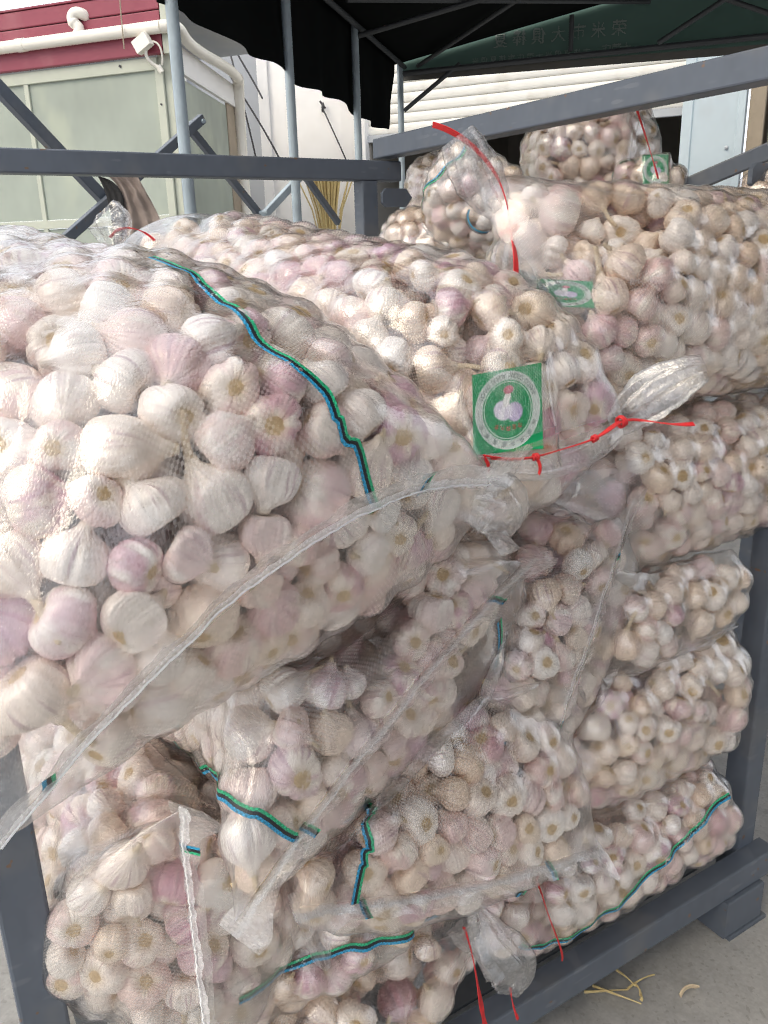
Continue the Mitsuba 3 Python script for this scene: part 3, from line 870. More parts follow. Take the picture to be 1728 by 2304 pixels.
for b in BAGS:
    nt, nth = b.Q.shape[:2]
    Q = b.Q + b.QN * 0.0008
    Q2 = np.concatenate([Q, Q[:, :1]], 1)
    n2 = np.concatenate([b.QN, b.QN[:, :1]], 1)
    seg = np.linalg.norm(np.diff(Q2, axis=1), axis=2)
    circ = np.sort(seg.sum(1))[-nt // 3:].mean()
    ulen = np.broadcast_to(np.linspace(0, circ, nth + 1), (nt, nth + 1))
    vlen = np.r_[0, np.cumsum(np.linalg.norm(np.diff(b.P, axis=0), axis=2).mean(1))]
    uv = np.stack([ulen, np.broadcast_to(vlen[:, None], ulen.shape)], -1)
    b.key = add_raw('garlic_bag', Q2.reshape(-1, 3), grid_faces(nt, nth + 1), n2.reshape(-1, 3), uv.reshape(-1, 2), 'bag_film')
    tag(b.key, BAG_LABEL.get(b.name, b.sp.get('label')), 'bag', 'clear woven bags full of garlic')
    for deg in b.sp['stripes']:
        deg, part_ = deg if isinstance(deg, tuple) else (deg, .93)
        rowsS = []
        for i in range(1, int(nt * part_)):
            rad = np.linalg.norm(Q[i] - Q[i].mean(0), axis=1).mean()
            dth = min(0.0058 / max(rad, 0.02), 0.25) / (2 * np.pi) * nth
            c = (deg / 360 * nth + 1.2 * math.sin(i * 0.23 + deg)) 
            line = []
            for o in (-dth, -dth / 3, dth / 3, dth):
                a = (c + o) % nth
                j = int(a); w = a - j
                line.append((Q[i, j % nth] * (1 - w) + Q[i, (j + 1) % nth] * w) + b.QN[i, j % nth] * 0.0016)
            rowsS.append(line)
        g = np.array(rowsS)
        L = np.r_[0, np.cumsum(np.linalg.norm(np.diff(g.mean(1), axis=0), axis=1))]
        u4 = np.broadcast_to(np.array([0, 1 / 3, 2 / 3, 1.0]), g.shape[:2])
        uvs = np.stack([u4, np.broadcast_to(L[:, None], u4.shape)], -1)
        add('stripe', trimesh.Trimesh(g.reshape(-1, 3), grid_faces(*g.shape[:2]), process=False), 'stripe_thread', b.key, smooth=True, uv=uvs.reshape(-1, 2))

    for pts in b.sp['paths']:
        if not len(pts):
            continue
        path = spline(pts, 60)
        q_, n_ = b.Q.reshape(-1, 3), b.QN.reshape(-1, 3)
        for it in range(8):
            _, i = b.qt.query(path, k=6)
            path, pn = q_[i].mean(1), unit(n_[i].mean(1))
            path[1:-1] = (path[:-2] + 2 * path[1:-1] + path[2:]) / 4
        keep = np.r_[True, np.linalg.norm(np.diff(path, axis=0), axis=1) > 5e-4]
        path, pn = path[keep], pn[keep]
        tan = unit(np.gradient(path, axis=0))
        for it in range(6):
            pn[1:-1] = unit(pn[:-2] + 2 * pn[1:-1] + pn[2:])
            tan[1:-1] = unit(tan[:-2] + 2 * tan[1:-1] + tan[2:])
        sd_ = unit(np.cross(pn, tan))
        g = np.stack([path + pn * .0022 + sd_ * o * .0056 for o in (-1, -1 / 3, 1 / 3, 1)], 1)
        L = np.r_[0, np.cumsum(np.linalg.norm(np.diff(path, axis=0), axis=1))]
        u4 = np.broadcast_to(np.array([0, 1 / 3, 2 / 3, 1.0]), g.shape[:2])
        uvs = np.stack([u4, np.broadcast_to(L[:, None], u4.shape)], -1)
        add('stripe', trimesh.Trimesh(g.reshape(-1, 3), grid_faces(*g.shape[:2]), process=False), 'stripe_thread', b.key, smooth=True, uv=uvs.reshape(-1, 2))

# ---------------------------------------------------------------- hems, film necks, twine and cards
GLYPHS = {'rong': '430.7ffe.7ffe.430.3ffe.6082.6082.182.7ffe.3c0.7a0.c98.388e.6087.80', 'mi': '80.1086.1884.88c.c98.80.3ffe.3ffe.3e0.6b0.c98.188c.3086.6083.80',
          'shi': '180.80.7fff.7fff.80.80.1ffe.1086.1086.1086.1086.1086.109c.80.80', 'da': '80.80.80.80.180.7fff.1c0.1c0.360.320.630.c18.180c.3007.6003',
          'ju': '5fc.dfe.906.19fe.3906.39fe.7906.1906.19fe.1906.1fff.1888.198c.1b06.1e03', 'bang': '1830.19fe.19fe.3cfc.3c60.1860.1bff.3ca4.39b6.3bfb.5830.19fe.1830.1830.1830',
          'xia': '3ffe.80.1ffc.180c.1ffc.180c.1ffc.180c.ff8.7f8.1e18.7330.1e0.ff8.781f', 'dian': 'c0.40.3fff.3040.3040.3040.307e.3040.3040.37fe.3606.2606.2606.67fe.4606',
          'suan': '410.3ffe.3ffe.410.3f7e.0.0.7f7f.c18.2e5a.2d5a.2d5b.6c99.c18.1838', 'jin': '80.1c0.360.630.1c0c.7fff.80.80.180.3ffe.888.c88.490.490.7fff', 'xiang': 'c0.180.300.e0c.1ff8.1fe0.183.703.1ffe.3e0c.18.70.3c0.3f00.7800'}


def glyph(name, mirror=False, flip=False):
    """Flat outline polygons of a character in a unit square."""
    from shapely import box as bx, union_all
    rows = [int(r, 16) for r in GLYPHS[name].split('.')]
    cells = []
    for y, r in enumerate(rows):
        for x in range(15):
            if r >> (14 - x) & 1:
                X, Y = (14 - x if mirror else x), 14 - y
                if flip:
                    X, Y = 14 - X, 14 - Y
                cells.append(bx(X - .04, Y - .04, X + 1.04, Y + 1.04))
    g = union_all(cells).buffer(-0.12)
    from shapely import affinity
    g = affinity.scale(g, 1 / 15, 1 / 15, origin=(0, 0))
    return trimesh.util.concatenate([trimesh.creation.extrude_polygon(q, 0.02, engine='earcut') for q in getattr(g, 'geoms', [g])])


def surf_point(b, p, lift=0.002):
    _, i = cKDTree(b.Q.reshape(-1, 3)).query(np.atleast_2d(p), k=3)
    q, n = b.Q.reshape(-1, 3), b.QN.reshape(-1, 3)
    return q[i].mean(1) + unit(n[i].mean(1)) * lift


def hem(b, out, width, ears=(0.02, 0.02), seed=0, ruffle=0.005, fold=.013):
    """The flat sewn hem that stands off the end of a bag, with its line of stitches."""
    g = np.random.default_rng(seed)
    sp = b.sp
    e1, sd, hw, lat = frame_of(sp)
    M = (sp['S0'] + sp['S1']) / 2
    n, m = 90, 7
    c = np.linspace(-1.04, 1.04, n)
    base = M + np.outer(np.clip(c, -1.04, 1.04) * hw, sd) + np.outer(1 - np.clip(c * c, 0, 1), sp['bow'])
    o = unit(out[0] * CU + out[1] * CV + np.array([0, 0, out[2]]))
    o = unit(o - (o @ sd) * sd)
    nn = np.cross(sd, o)
    w = width + ears[0] * np.exp(-((c + 1.0) / 0.10) ** 2) + ears[1] * np.exp(-((c - 1.0) / 0.10) ** 2)
    rows = []
    for j in range(m):
        t = j / (m - 1)
        nz = (meshkit.fbm(np.stack([c * hw * 38, np.full(n, t * 2.0 + seed), np.full(n, 3.0 * seed)], -1), 3) - 0.5) * 2
        edge = (meshkit.noise(np.stack([c * hw * 55, np.full(n, 1.0 * seed), np.full(n, 8.0)], -1)) - 0.5) * 0.25 * t
        rows.append(base + o * ((t - 0.22) * w * (1 + edge))[:, None] + nn * (ruffle * nz * (0.35 + t))[:, None])
    V = np.array(rows)
    uv = np.stack([np.broadcast_to(c * hw, (m, n)), np.broadcast_to(np.linspace(0, width, m)[:, None], (m, n))], -1)
    k = add('hem', trimesh.Trimesh(V.reshape(-1, 3), grid_faces(m, n), process=False), 'hem_film', b.key, smooth=True, uv=uv.reshape(-1, 2))
    band = []
    for j in range(5):
        t = j / 4 - .5
        cr = (meshkit.fbm(np.stack([c * hw * 95, np.full(n, t * 3.0 + seed), np.full(n, 5.0 * seed)], -1), 2) - 0.5) * 2
        band.append(V[2] + o * (t * (fold + .010 * cr))[:, None] + nn * (.0018 + .0035 * (cr * (.25 - t * t) * 4 + .3))[:, None])
    Bv = np.array(band)
    uvb = np.stack([np.broadcast_to(c * hw, (5, n)), np.broadcast_to(np.linspace(0, .012, 5)[:, None], (5, n))], -1)
    add('hem_fold', trimesh.Trimesh(Bv.reshape(-1, 3), grid_faces(5, n), process=False), 'fold_film', k, smooth=True, uv=uvb.reshape(-1, 2))
    th = V[2] + nn * 0.0055 + o * (0.0012 * np.sin(np.arange(n) * 2.3))[:, None]
    add('stitching', tube(th[2:-2], 0.0010, 5), 'thread_white', k, smooth=True)
    # the ends of the stripe threads fold over the hem
    for cc in sp['tabs']:
        i = int(np.argmin(abs(c - cc)))
        if True:
            i = min(max(i, 3), n - 5)
            path = V[:, i] + nn * 0.0018
            rowsS, hwid = [], 0.0055
            for sgn in (-1, -1 / 3, 1 / 3, 1):
                rowsS.append(path + sd * sgn * hwid)
            gq = np.stack(rowsS, 1)
            u4 = np.broadcast_to(np.array([0, 1 / 3, 2 / 3, 1.0]), gq.shape[:2])
            vv = np.broadcast_to(np.linspace(0, width, m)[:, None], u4.shape)
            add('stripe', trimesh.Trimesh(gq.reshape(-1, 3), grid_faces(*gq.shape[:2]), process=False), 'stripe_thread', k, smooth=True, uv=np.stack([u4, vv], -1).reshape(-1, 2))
    return k


BY = {b.name: b for b in BAGS}
hem(BY['A'], (-.10, -.55, .55), .044, (.02, .06), 1, fold=.021)
hem(BY['E'], (.10, -.75, .2), .030, (.07, .05), 2)
hem(BY['G'], (-.5, -.7, .25), .022, (.06, .07), 3)
hem(BY['F'], (.0, -.8, -.35), .030, (.06, .04), 4)
hem(BY['J'], (.5, -.85, 0), .026, (.05, .02), 5)


def pouch(parent, name, path, widths, flat=0.3, seed=0, pleats=5, amp=0.16, side=(0.8, 0.3, 0.2), bsdf='tail_film', n=34, m=40):
    """Gathered film: a flattened, pleated sleeve along a path."""
    g = np.random.default_rng(seed)
    P = spline(path, n)
    t = unit(np.gradient(P, axis=0))
    w = np.interp(np.linspace(0, 1, n), np.linspace(0, 1, len(widths)), widths)
    th = np.arange(m) * 2 * np.pi / m
    ph = g.uniform(0, 6.28, 4)
    V = []
    for i in range(n):
        s = np.asarray(side, float)
        s = unit(s - (s @ t[i]) * t[i])
        k = np.cross(t[i], s)
        q = i / n
        rad = 1 + amp * np.cos(pleats * th + ph[0] + 1.5 * q) + 0.6 * amp * np.cos((pleats * 2 + 1) * th + ph[1] - 2.5 * q) + 0.35 * amp * np.cos(3 * th + ph[2] + 7 * q)
        lump = 0.3 * (meshkit.fbm(np.stack([np.cos(th) * 1.7 + seed, np.sin(th) * 1.7, np.full(m, q * 9.0)], -1), 3) - 0.5)
        rad = rad + lump
        V.append(P[i] + np.outer(np.cos(th) * rad * w[i] / 2, s) + np.outer(np.sin(th) * rad * w[i] / 2 * flat, k))
    V = np.array(V)
    uv = np.stack([np.broadcast_to(th / (2 * np.pi) * w.mean() * 2.2, (n, m)), np.broadcast_to(np.linspace(0, np.linalg.norm(np.diff(P, axis=0), axis=1).sum(), n)[:, None], (n, m))], -1)
    return add(name, trimesh.Trimesh(V.reshape(-1, 3), grid_faces(n, m, wrap=True), process=False), bsdf, parent, smooth=True, uv=uv.reshape(-1, 2))


pouch(BY['A'].key, 'film_corner', [(.070, .888, 1.132), (.100, .885, 1.132), (.128, .884, 1.120), (.136, .886, 1.095), (.124, .884, 1.075)], [.03, .055, .075, .06, .03], .4, 21, side=(.3, .2, 1))


def twine(path, label, width=0.0065, seed=0, group='red plastic twines tying the bags', loops=(), n=60, side=(0.3, -0.6, 0.7), rest=None):
    """Flat red plastic twine, a little rumpled; loops are knots wound round a neck: (centre, axis, radius)."""
    P = spline(path, n)
    if rest is not None:
        dep, i = inside_depth(rest, P)
        m_ = dep > -0.004
        q, nq = rest.Q.reshape(-1, 3), rest.QN.reshape(-1, 3)
        _, i = cKDTree(q).query(P)
        P = np.where(m_[:, None], q[i] + nq[i] * 0.005, P)
        P[1:-1] = (P[:-2] + 2 * P[1:-1] + P[2:]) / 4
    s = np.linspace(0, 1, n)
    w = width * (0.75 + 0.5 * meshkit.noise(np.stack([s * 9, s * 0 + seed, s * 0], -1)))
    k = key_for('red_twine')
    scene[k] = mikit.ply(ribbon(P, w, 0.0012, side, twist=1.4), 'twine_red', smooth=40)
    tag(k, label, 'twine', group)
    for c, ax, r in loops:
        a = np.linspace(0, 4.4 * np.pi, 60)
        ax = unit(ax)
        x = unit(np.cross(ax, [0.2, 0.5, 0.8]))
        y = np.cross(ax, x)
        lp = np.asarray(c) + r * (np.outer(np.cos(a), x) + np.outer(np.sin(a), y)) + np.outer((a / a[-1] - 0.5) * 0.007, ax)
        add('knot', tube(lp, 0.0016, 6), 'twine_red', k, smooth=True)
    return k


# upper right bag: neck tied in red, film standing up out of it
C = BY['C']
pouch(C.key, 'film_neck', [(.196, 1.262, 1.422), (.180, 1.256, 1.446), (.160, 1.25, 1.472), (.138, 1.24, 1.51), (.116, 1.235, 1.548)], [.018, .034, .052, .062, .060, .048], .45, 11, side=(0.85, 0.1, 0.6))
pouch(C.key, 'film_skirt', [(.198, 1.255, 1.42), (.193, 1.215, 1.385), (.192, 1.19, 1.345), (.196, 1.185, 1.315)], [.02, .055, .085, .09], .25, 12, pleats=6, amp=.1, side=(0.9, 0.4, 0))
twine([(.083, 1.259, 1.566), (.131, 1.250, 1.541), (.171, 1.248, 1.497), (.186, 1.242, 1.458), (.192, 1.238, 1.424), (.192, 1.192, 1.385), (.189, 1.172, 1.345)],
      'red twine round the upper right bag neck, loose end arching up left', .0075, 1, loops=[((.194, 1.262, 1.424), (.4, .1, -.75), .0135)])
add('stripe', ribbon(spline([(.132, 1.235, 1.452), (.130, 1.228, 1.435), (.137, 1.222, 1.425), (.158, 1.225, 1.421)], 20), .005, .001, (0.5, -.5, .5)), 'stripe_thread', C.key, uv=np.tile([[.2, 0], [.6, .01]], (40, 1)))

# middle bag: mouth sewn with red twine, film corner sticking out to the right
B = BY['B']
bt = np.array([(.116, .928, 1.170), (.152, .930, 1.165), (.179, .938, 1.165), (.213, .948, 1.171), (.253, .960, 1.180), (.297, 1.005, 1.190)])
twine(list(bt) + [(.330, 1.030, 1.186), (.350, 1.010, 1.186), (.384, .995, 1.187)], 'red twine sewn along the mouth of the middle bag under the green card', .0065, 2,
      loops=[((.297, 1.005, 1.19), (.8, .5, .3), .0065), ((.253, .960, 1.180), (.8, .5, .3), .003), ((.179, .938, 1.165), (.8, .3, .1), .003)])
for a, d in ((bt[0], (.006, -.002, -.018)), (bt[2], (.004, -.004, -.02))):
    add('loose_end', ribbon(spline([a, a + np.array(d) * .5 + np.array([.003, -.003, 0]), a + np.array(d)], 8), .005, .001), 'twine_red', 'red_twine_001', smooth=40)
pouch(B.key, 'film_corner', [(.292, 1.02, 1.185), (.322, 1.045, 1.196), (.36, 1.045, 1.222), (.41, 1.042, 1.246)], [.03, .045, .062, .05, .03], .35, 14, side=(-.3, .3, 1))
pouch(B.key, 'film_gather', [(.118, .955, 1.165), (.11, .94, 1.15), (.10, .935, 1.13), (.098, .94, 1.10)], [.03, .06, .075, .05], .4, 15, side=(0.9, 0.5, 0))
pouch(B.key, 'film_lip', [(.13, .945, 1.158), (.19, .95, 1.150), (.25, .97, 1.162), (.30, 1.015, 1.178)], [.03, .035, .03, .02], .3, 16, pleats=3, amp=.12, side=(.1, -.3, -1))

# lower right bags
I_, L_ = BY['I'], BY['L']
pouch(I_.key, 'film_neck', [(.125, 1.055, .415), (.138, 1.03, .385), (.158, 1.012, .355), (.178, 1.005, .325), (.172, 1.0, .292)], [.016, .045, .07, .075, .06], .35, 17, side=(.8, .3, .5))
pouch(L_.key, 'film_neck', [(.118, 1.03, .345), (.112, 1.02, .38), (.106, 1.015, .41)], [.02, .04, .05], .35, 18, side=(.8, .3, .0))
twine([(.236, 1.108, .426), (.246, 1.068, .375), (.262, 1.055, .33), (.272, 1.062, .285)], 'thin red twine hanging down the front of the lowest right bag', .005, 3, rest=I_)
twine([(.105, 1.015, .404), (.117, .995, .363), (.124, .98, .32), (.130, .968, .281), (.133, .965, .262)], 'red twine hanging beside the tied film tail at the bottom of the cage front', .009, 4)
twine([(.176, .998, .300), (.180, .985, .275), (.186, .978, .258)], 'short red twine end sticking out below the crumpled film tail', .005, 5)

# the far end of the upper left bag, tied in red behind its top edge
A_ = BY['A']
pouch(A_.key, 'film_neck', [(-.395, 1.318, 1.415), (-.40, 1.322, 1.435), (-.402, 1.325, 1.452), (-.41, 1.328, 1.466)], [.02, .045, .06, .05], .5, 19, side=(1, .1, 0))
twine([(-.403, 1.318, 1.430), (-.379, 1.320, 1.443), (-.354, 1.323, 1.437), (-.337, 1.320, 1.424)], 'red twine curling from the tied far end of the upper left bag', .005, 6)


# printed paper cards inside the bags
def card_print(p, n, uv):
    x, y = uv.x - 0.5, uv.y - 0.5
    r = dr.sqrt(x * x + y * y)
    c = mix((0.005, 0.24, 0.085), (0.008, 0.28, 0.10), fbm(uv.x * 8, uv.y * 8, 0, 2))
    ring = smoothstep(0.360, 0.366, r) * smoothstep(0.476, 0.470, r)
    c = mix(c, (0.50, 0.55, 0.52), ring)
    line = smoothstep(0.335, 0.338, r) * smoothstep(0.350, 0.347, r)
    c = mix(c, (0.55, 0.62, 0.57), line)

    def blob(cx, cy, ax, ay, rot, soft=0.12):
        u, v = (x - cx) * math.cos(rot) + (y - cy) * math.sin(rot), -(x - cx) * math.sin(rot) + (y - cy) * math.cos(rot)
        d = dr.sqrt((u / ax) ** 2 + (v / ay) ** 2)
        return smoothstep(1 + soft, 1 - soft, d), dr.sqrt(u * u) / ax
    m2, q2 = blob(0.10, -0.03, .115, .115, .5)
    c = mix(c, mix((0.42, 0.33, 0.55), (0.62, 0.55, 0.72), noise(q2 * 7, 1)), m2)
    m1, q1 = blob(-0.07, 0.0, .135, .12, -.3)
    c = mix(c, mix((0.50, 0.42, 0.62), (0.78, 0.76, 0.80), noise(q1 * 7, 2)), m1)
    ms, _ = blob(-0.01, 0.13, .05, .10, -.35)
    c = mix(c, (0.78, 0.76, 0.74), ms)
    mc, qc = blob(0.015, 0.245, .075, .05, .1)
    c = mix(c, mix((0.45, 0.06, 0.13), (0.66, 0.24, 0.30), noise(qc * 5, y * 30)), mc)
    return c


mat('card_print', {'type': 'principled', 'base_color': proc(card_print), 'roughness': 0.35, 'specular': 0.5})
paint('card_red', (0.62, 0.05, 0.05), 0.4, 0.02, 20)
paint('card_grey', (0.16, 0.20, 0.18), 0.4, 0.02, 20)


def label_card(bag, corners, label, lift, parts=True):
    """A card lying against the inside of the film. corners: top left, top right, bottom right, bottom left as the photo shows them."""
    c, nz = corners
    n = 22
    u, v = np.meshgrid(np.linspace(0, 1, n), np.linspace(0, 1, n))
    G = ((1 - u) * v)[..., None] * c[0] + (u * v)[..., None] * c[1] + (u * (1 - v))[..., None] * c[2] + ((1 - u) * (1 - v))[..., None] * c[3]
    H = G + nz * (.0012 * np.sin(u * 4 + 1) * np.sin(v * 3) - .0012)[..., None]
    Hn = np.broadcast_to(nz, H.shape)
    back = H - Hn * 0.0006
    V = np.vstack([H.reshape(-1, 3), back.reshape(-1, 3)])
    uv = np.stack([u, v], -1).reshape(-1, 2)
    f = grid_faces(n, n)
    k = add('label_card', trimesh.Trimesh(V, np.vstack([f, f[:, ::-1] + n * n]), process=False), 'card_print', smooth=True, uv=np.vstack([uv, uv]), label=label, category='label card', group='green printed cards in the bags')

    def on(mesh, bs, name):
        w = mesh.vertices
        a = np.clip(w[:, 0], 0, 1) * (n - 1)
        b_ = np.clip(w[:, 1], 0, 1) * (n - 1)
        i0, j0 = np.minimum(a.astype(int), n - 2), np.minimum(b_.astype(int), n - 2)
        fa, fb = (a - i0)[:, None], (b_ - j0)[:, None]
        S = H[j0, i0] * (1 - fa) * (1 - fb) + H[j0, i0 + 1] * fa * (1 - fb) + H[j0 + 1, i0] * (1 - fa) * fb + H[j0 + 1, i0 + 1] * fa * fb
        mesh.vertices = S + Hn[j0, i0] * (0.0003 + 0.0002 * (w[:, 2] > 0.001))[:, None]
        add(name, mesh, bs, k, kind='stuff')
    if parts:
        ms = []
        for q, nm in enumerate(('xiang', 'da', 'suan', 'jin', 'shi')):
            g = glyph(nm, flip=True)
            x0 = -0.17 + q * 0.085
            g.vertices = g.vertices * [.062, .062, 1] + [0.5 + x0 - .03, 0.5 - 0.255 + 0.9 * x0 * x0, 0]
            ms.append(g)
        on(join(*ms), 'card_red', 'red_lettering')
        ms = []
        txt = 'DOVYO BOHUA YNOBO OCSAR'
        for q, ch in enumerate(txt):
            if ch == ' ':
                continue
            g = meshkit.text_mesh(ch, 0.055, 0.02)
            g.vertices = g.vertices - [g.bounds[:, 0].mean(), g.bounds[:, 1].mean(), 0]
            a = math.radians(155 - q * 130 / (len(txt) - 1))
            rr_ = trimesh.transformations.rotation_matrix(a + math.pi / 2, [0, 0, 1])
            g.apply_transform(rr_)
            g.apply_translation([0.5 + .418 * math.cos(a), 0.5 + .418 * math.sin(a), 0])
            ms.append(g)
        for q, nm in enumerate(('rong', 'bang', 'xia', 'dian', 'jin', 'ju', 'rong', 'mi')):
            g = glyph(nm, flip=True)
            a = math.radians(205 + q * 130 / 7)
            g.vertices = (g.vertices - [.5, .5, 0]) * [.06, .06, 1]
            g.apply_transform(trimesh.transformations.rotation_matrix(a + math.pi / 2, [0, 0, 1]))
            g.apply_translation([0.5 + .418 * math.cos(a), 0.5 + .418 * math.sin(a), 0])
            ms.append(g)
        on(join(*ms), 'card_grey', 'ring_lettering')
    return k


for b in BAGS:
    for c4, nz, mid, ex, ey, hx, hy, lab, more in b.cards:
        label_card(b, (c4, nz), lab, 0, more)

# ---------------------------------------------------------------- the cage next door and the folding frame behind
nb = thing('steel_storage_cage', 'part of another grey steel cage at the right edge behind the bags', 'storage cage')
add('post', box_between((.985, 2.06, .05), (.985, 2.06, 1.60), .052, .052, CU, .004), 'steel_paint', nb)
add('post', box_between((.985, 2.06, .05) + CV * .9, (.985, 2.06, 1.60) + CV * .9, .052, .052, CU, .004), 'steel_paint', nb)
add('stacking_cup', cup((.905, 2.03, 1.538), CU, .15, .055), 'steel_paint', nb)
add('brace', box_between((.76, 2.215, 1.524), (.945, 2.13, 1.602), .035, .040, (0, 0, 1), .003), 'steel_paint', nb)
for z in (0.15, 0.75):
    add('shelf_beam', box_between((.985, 2.06, z), np.array((.985, 2.06, z)) + CV * .9, .05, .05, (0, 0, 1), .003), 'steel_paint', nb)

fr = thing('folding_frame', 'zigzag folding frame of dark steel bars behind the cage at the upper left', 'frame')
for i, (a, b, w) in enumerate((((-1.157, 2.745, 1.953), (-.933, 3.065, 1.599), .040), ((-1.036, 2.917, 1.477), (-.664, 3.449, 1.896), .034), ((-.681, 3.425, 1.860), (-.488, 3.701, 1.573), .030),
                               ((-.481, 3.711, 1.561), (-.302, 3.967, 1.766), .030), ((-.316, 3.946, 1.755), (-.171, 4.154, 1.541), .028))):
    a, b = np.array(a), np.array(b)
    off = np.array([.819, -.574, 0]) * (.018 if i % 2 else -.018)
    ext = (b - a) * (0.0 if i in (1,) else 0.04)
    add('bar', box_between(a + off - (b - a) * .03, b + off + ext, w * .8, w, (0, 0, 1), .003), 'steel_paint' if i != 3 else 'galvanised', fr)
for p in ((-.668, 3.44, 1.885), (-.309, 3.957, 1.76), (-.484, 3.706, 1.567)):
    add('pivot_bolt', trimesh.creation.cylinder(.008, .075, transform=trimesh.transformations.translation_matrix(p) @ trimesh.geometry.align_vectors([0, 0, 1], [.819, -.574, 0])), 'galvanised', fr, smooth=30)
for p in ((-1.17, 2.73), (-.10, 4.25)):
    add('upright', box_between((*p, 0), (*p, 1.45), .03, .03, CU, .003), 'steel_paint', fr)
add('lower_rail', box_between((-1.17, 2.73, .9), (-.10, 4.25, .9), .03, .03, (0, 0, 1), .003), 'steel_paint', fr)


def drape(name, pts, mtl, parent, wave=.012, seed=0, thick=.004):
    """A hanging cloth between a left and a right edge (lists of points from top to bottom)."""
    L, R = spline(pts[0], 26), spline(pts[1], 26)
    n = 22
    t = np.linspace(0, 1, n)
    G = L[:, None] * (1 - t)[None, :, None] + R[:, None] * t[None, :, None]
    nn = unit(np.cross(R[0] - L[0], L[-1] - L[0]))
    h = (meshkit.fbm(np.stack([G[..., 0] * 30, G[..., 1] * 30, G[..., 2] * 16 + seed], -1), 4) - .5) * 2 * wave + wave * .35 * np.sin(t * 17 + seed + 4 * L[:, 2:3])
    G = G + nn * h[..., None]
    V = np.vstack([G.reshape(-1, 3), (G - nn * thick).reshape(-1, 3)])
    f = grid_faces(26, n)
    return add(name, trimesh.Trimesh(V, np.vstack([f, f[:, ::-1] + 26 * n]), process=False), mtl, parent, smooth=True)


cl = thing('hanging_cloth', 'taupe and black cloth slung over the folding frame above the upper left bag', 'cloth')
drape('taupe_panel', ([(-.873, 2.80, 1.664), (-.812, 2.80, 1.612), (-.798, 2.78, 1.54), (-.79, 2.74, 1.41)], [(-.751, 2.80, 1.657), (-.725, 2.80, 1.60), (-.69, 2.78, 1.53), (-.64, 2.74, 1.41)]), 'cloth_taupe', cl, .022, 1)
drape('black_panel', ([(-.872, 2.80, 1.648), (-.848, 2.79, 1.588), (-.835, 2.77, 1.52), (-.83, 2.75, 1.40)], [(-.850, 2.79, 1.642), (-.800, 2.785, 1.60), (-.79, 2.77, 1.54), (-.775, 2.73, 1.40)]), 'cloth_black', cl, .006, 2)

# ---------------------------------------------------------------- bags of the stacks behind


# ---------------------------------------------------------------- folding market tent
TE, TG = np.array([.258, .966, 0]), np.array([.966, -.258, 0])
tent = thing('market_tent', 'market tent with black curtain and dark green gable bearing reversed characters', 'tent')
T1, T4 = np.array([-.569, 2.697, 0]), np.array([.178, 5.492, 0])
for p in ((-.569, 2.697), (-.324, 3.613), (-.078, 4.535), (.169, 5.457)):
    add('pole', tube([(p[0], p[1], 0), (p[0], p[1], 1.2), (p[0], p[1], 2.46)], .0185, 14), 'galvanised', tent, smooth=40)
    add('pole_sleeve', tube([(p[0], p[1], 1.15), (p[0], p[1], 1.32)], .024, 14), 'galvanised', tent, smooth=40)
low = np.array([(-.575, 2.67, 2.095), (-.560, 2.733, 2.095), (-.490, 2.994, 2.102), (-.402, 3.323, 2.092), (-.355, 3.498, 2.096), (-.304, 3.689, 2.069), (-.229, 3.968, 2.072), (-.141, 4.298, 2.085), (-.092, 4.482, 2.072), (-.014, 4.773, 2.055), (.10, 5.20, 2.06), (.118, 5.269, 2.093), (.130, 5.31, 2.16), (.136, 5.333, 2.20), (.159, 5.422, 2.306)])
ss = np.r_[0, np.cumsum(np.linalg.norm(np.diff(low[:, :2], axis=0), axis=1))]
q = np.linspace(0, ss[-1], 90)
lx, ly, lz = (np.interp(q, ss, low[:, k]) for k in range(3))
lz = lz + .012 * (meshkit.noise(np.stack([q * 5, q * 0, q * 0], -1)) - .5)
rows = []
for t in np.linspace(0, 1, 10):
    wv = .018 * (1 - t) * np.sin(q * 15 + 2 * t) + .004 * np.sin(q * 23)
    rows.append(np.stack([lx - .03 + wv * .966, ly - wv * .258, lz * (1 - t) + 2.47 * t], -1))
G = np.array(rows)
nv = G.shape[0] * G.shape[1]
fG = grid_faces(*G.shape[:2])
add('side_curtain', trimesh.Trimesh(np.vstack([G.reshape(-1, 3), G.reshape(-1, 3) + TG * .004]), np.vstack([fG, fG[:, ::-1] + nv]), process=False), 'canopy_black', tent, smooth=True)


def slab(pts, thick, nrm):
    p = np.array(pts, float)
    n = len(p)
    v = np.vstack([p, p + np.asarray(nrm) * thick])
    f = [[0, i, i + 1] for i in range(1, n - 1)] + [[n, n + i + 1, n + i] for i in range(1, n - 1)]
    for i in range(n):
        j = (i + 1) % n
        f += [[i, i + n, j + n], [i, j + n, j]]
    m = trimesh.Trimesh(v, f, process=False)
    m.fix_normals()
    return m


def tp(a, g, z):
    """Tent coordinates: a along the poles from the front, g to the right."""
    q = T1 + TE * a + TG * g
    return np.array([q[0], q[1], z])


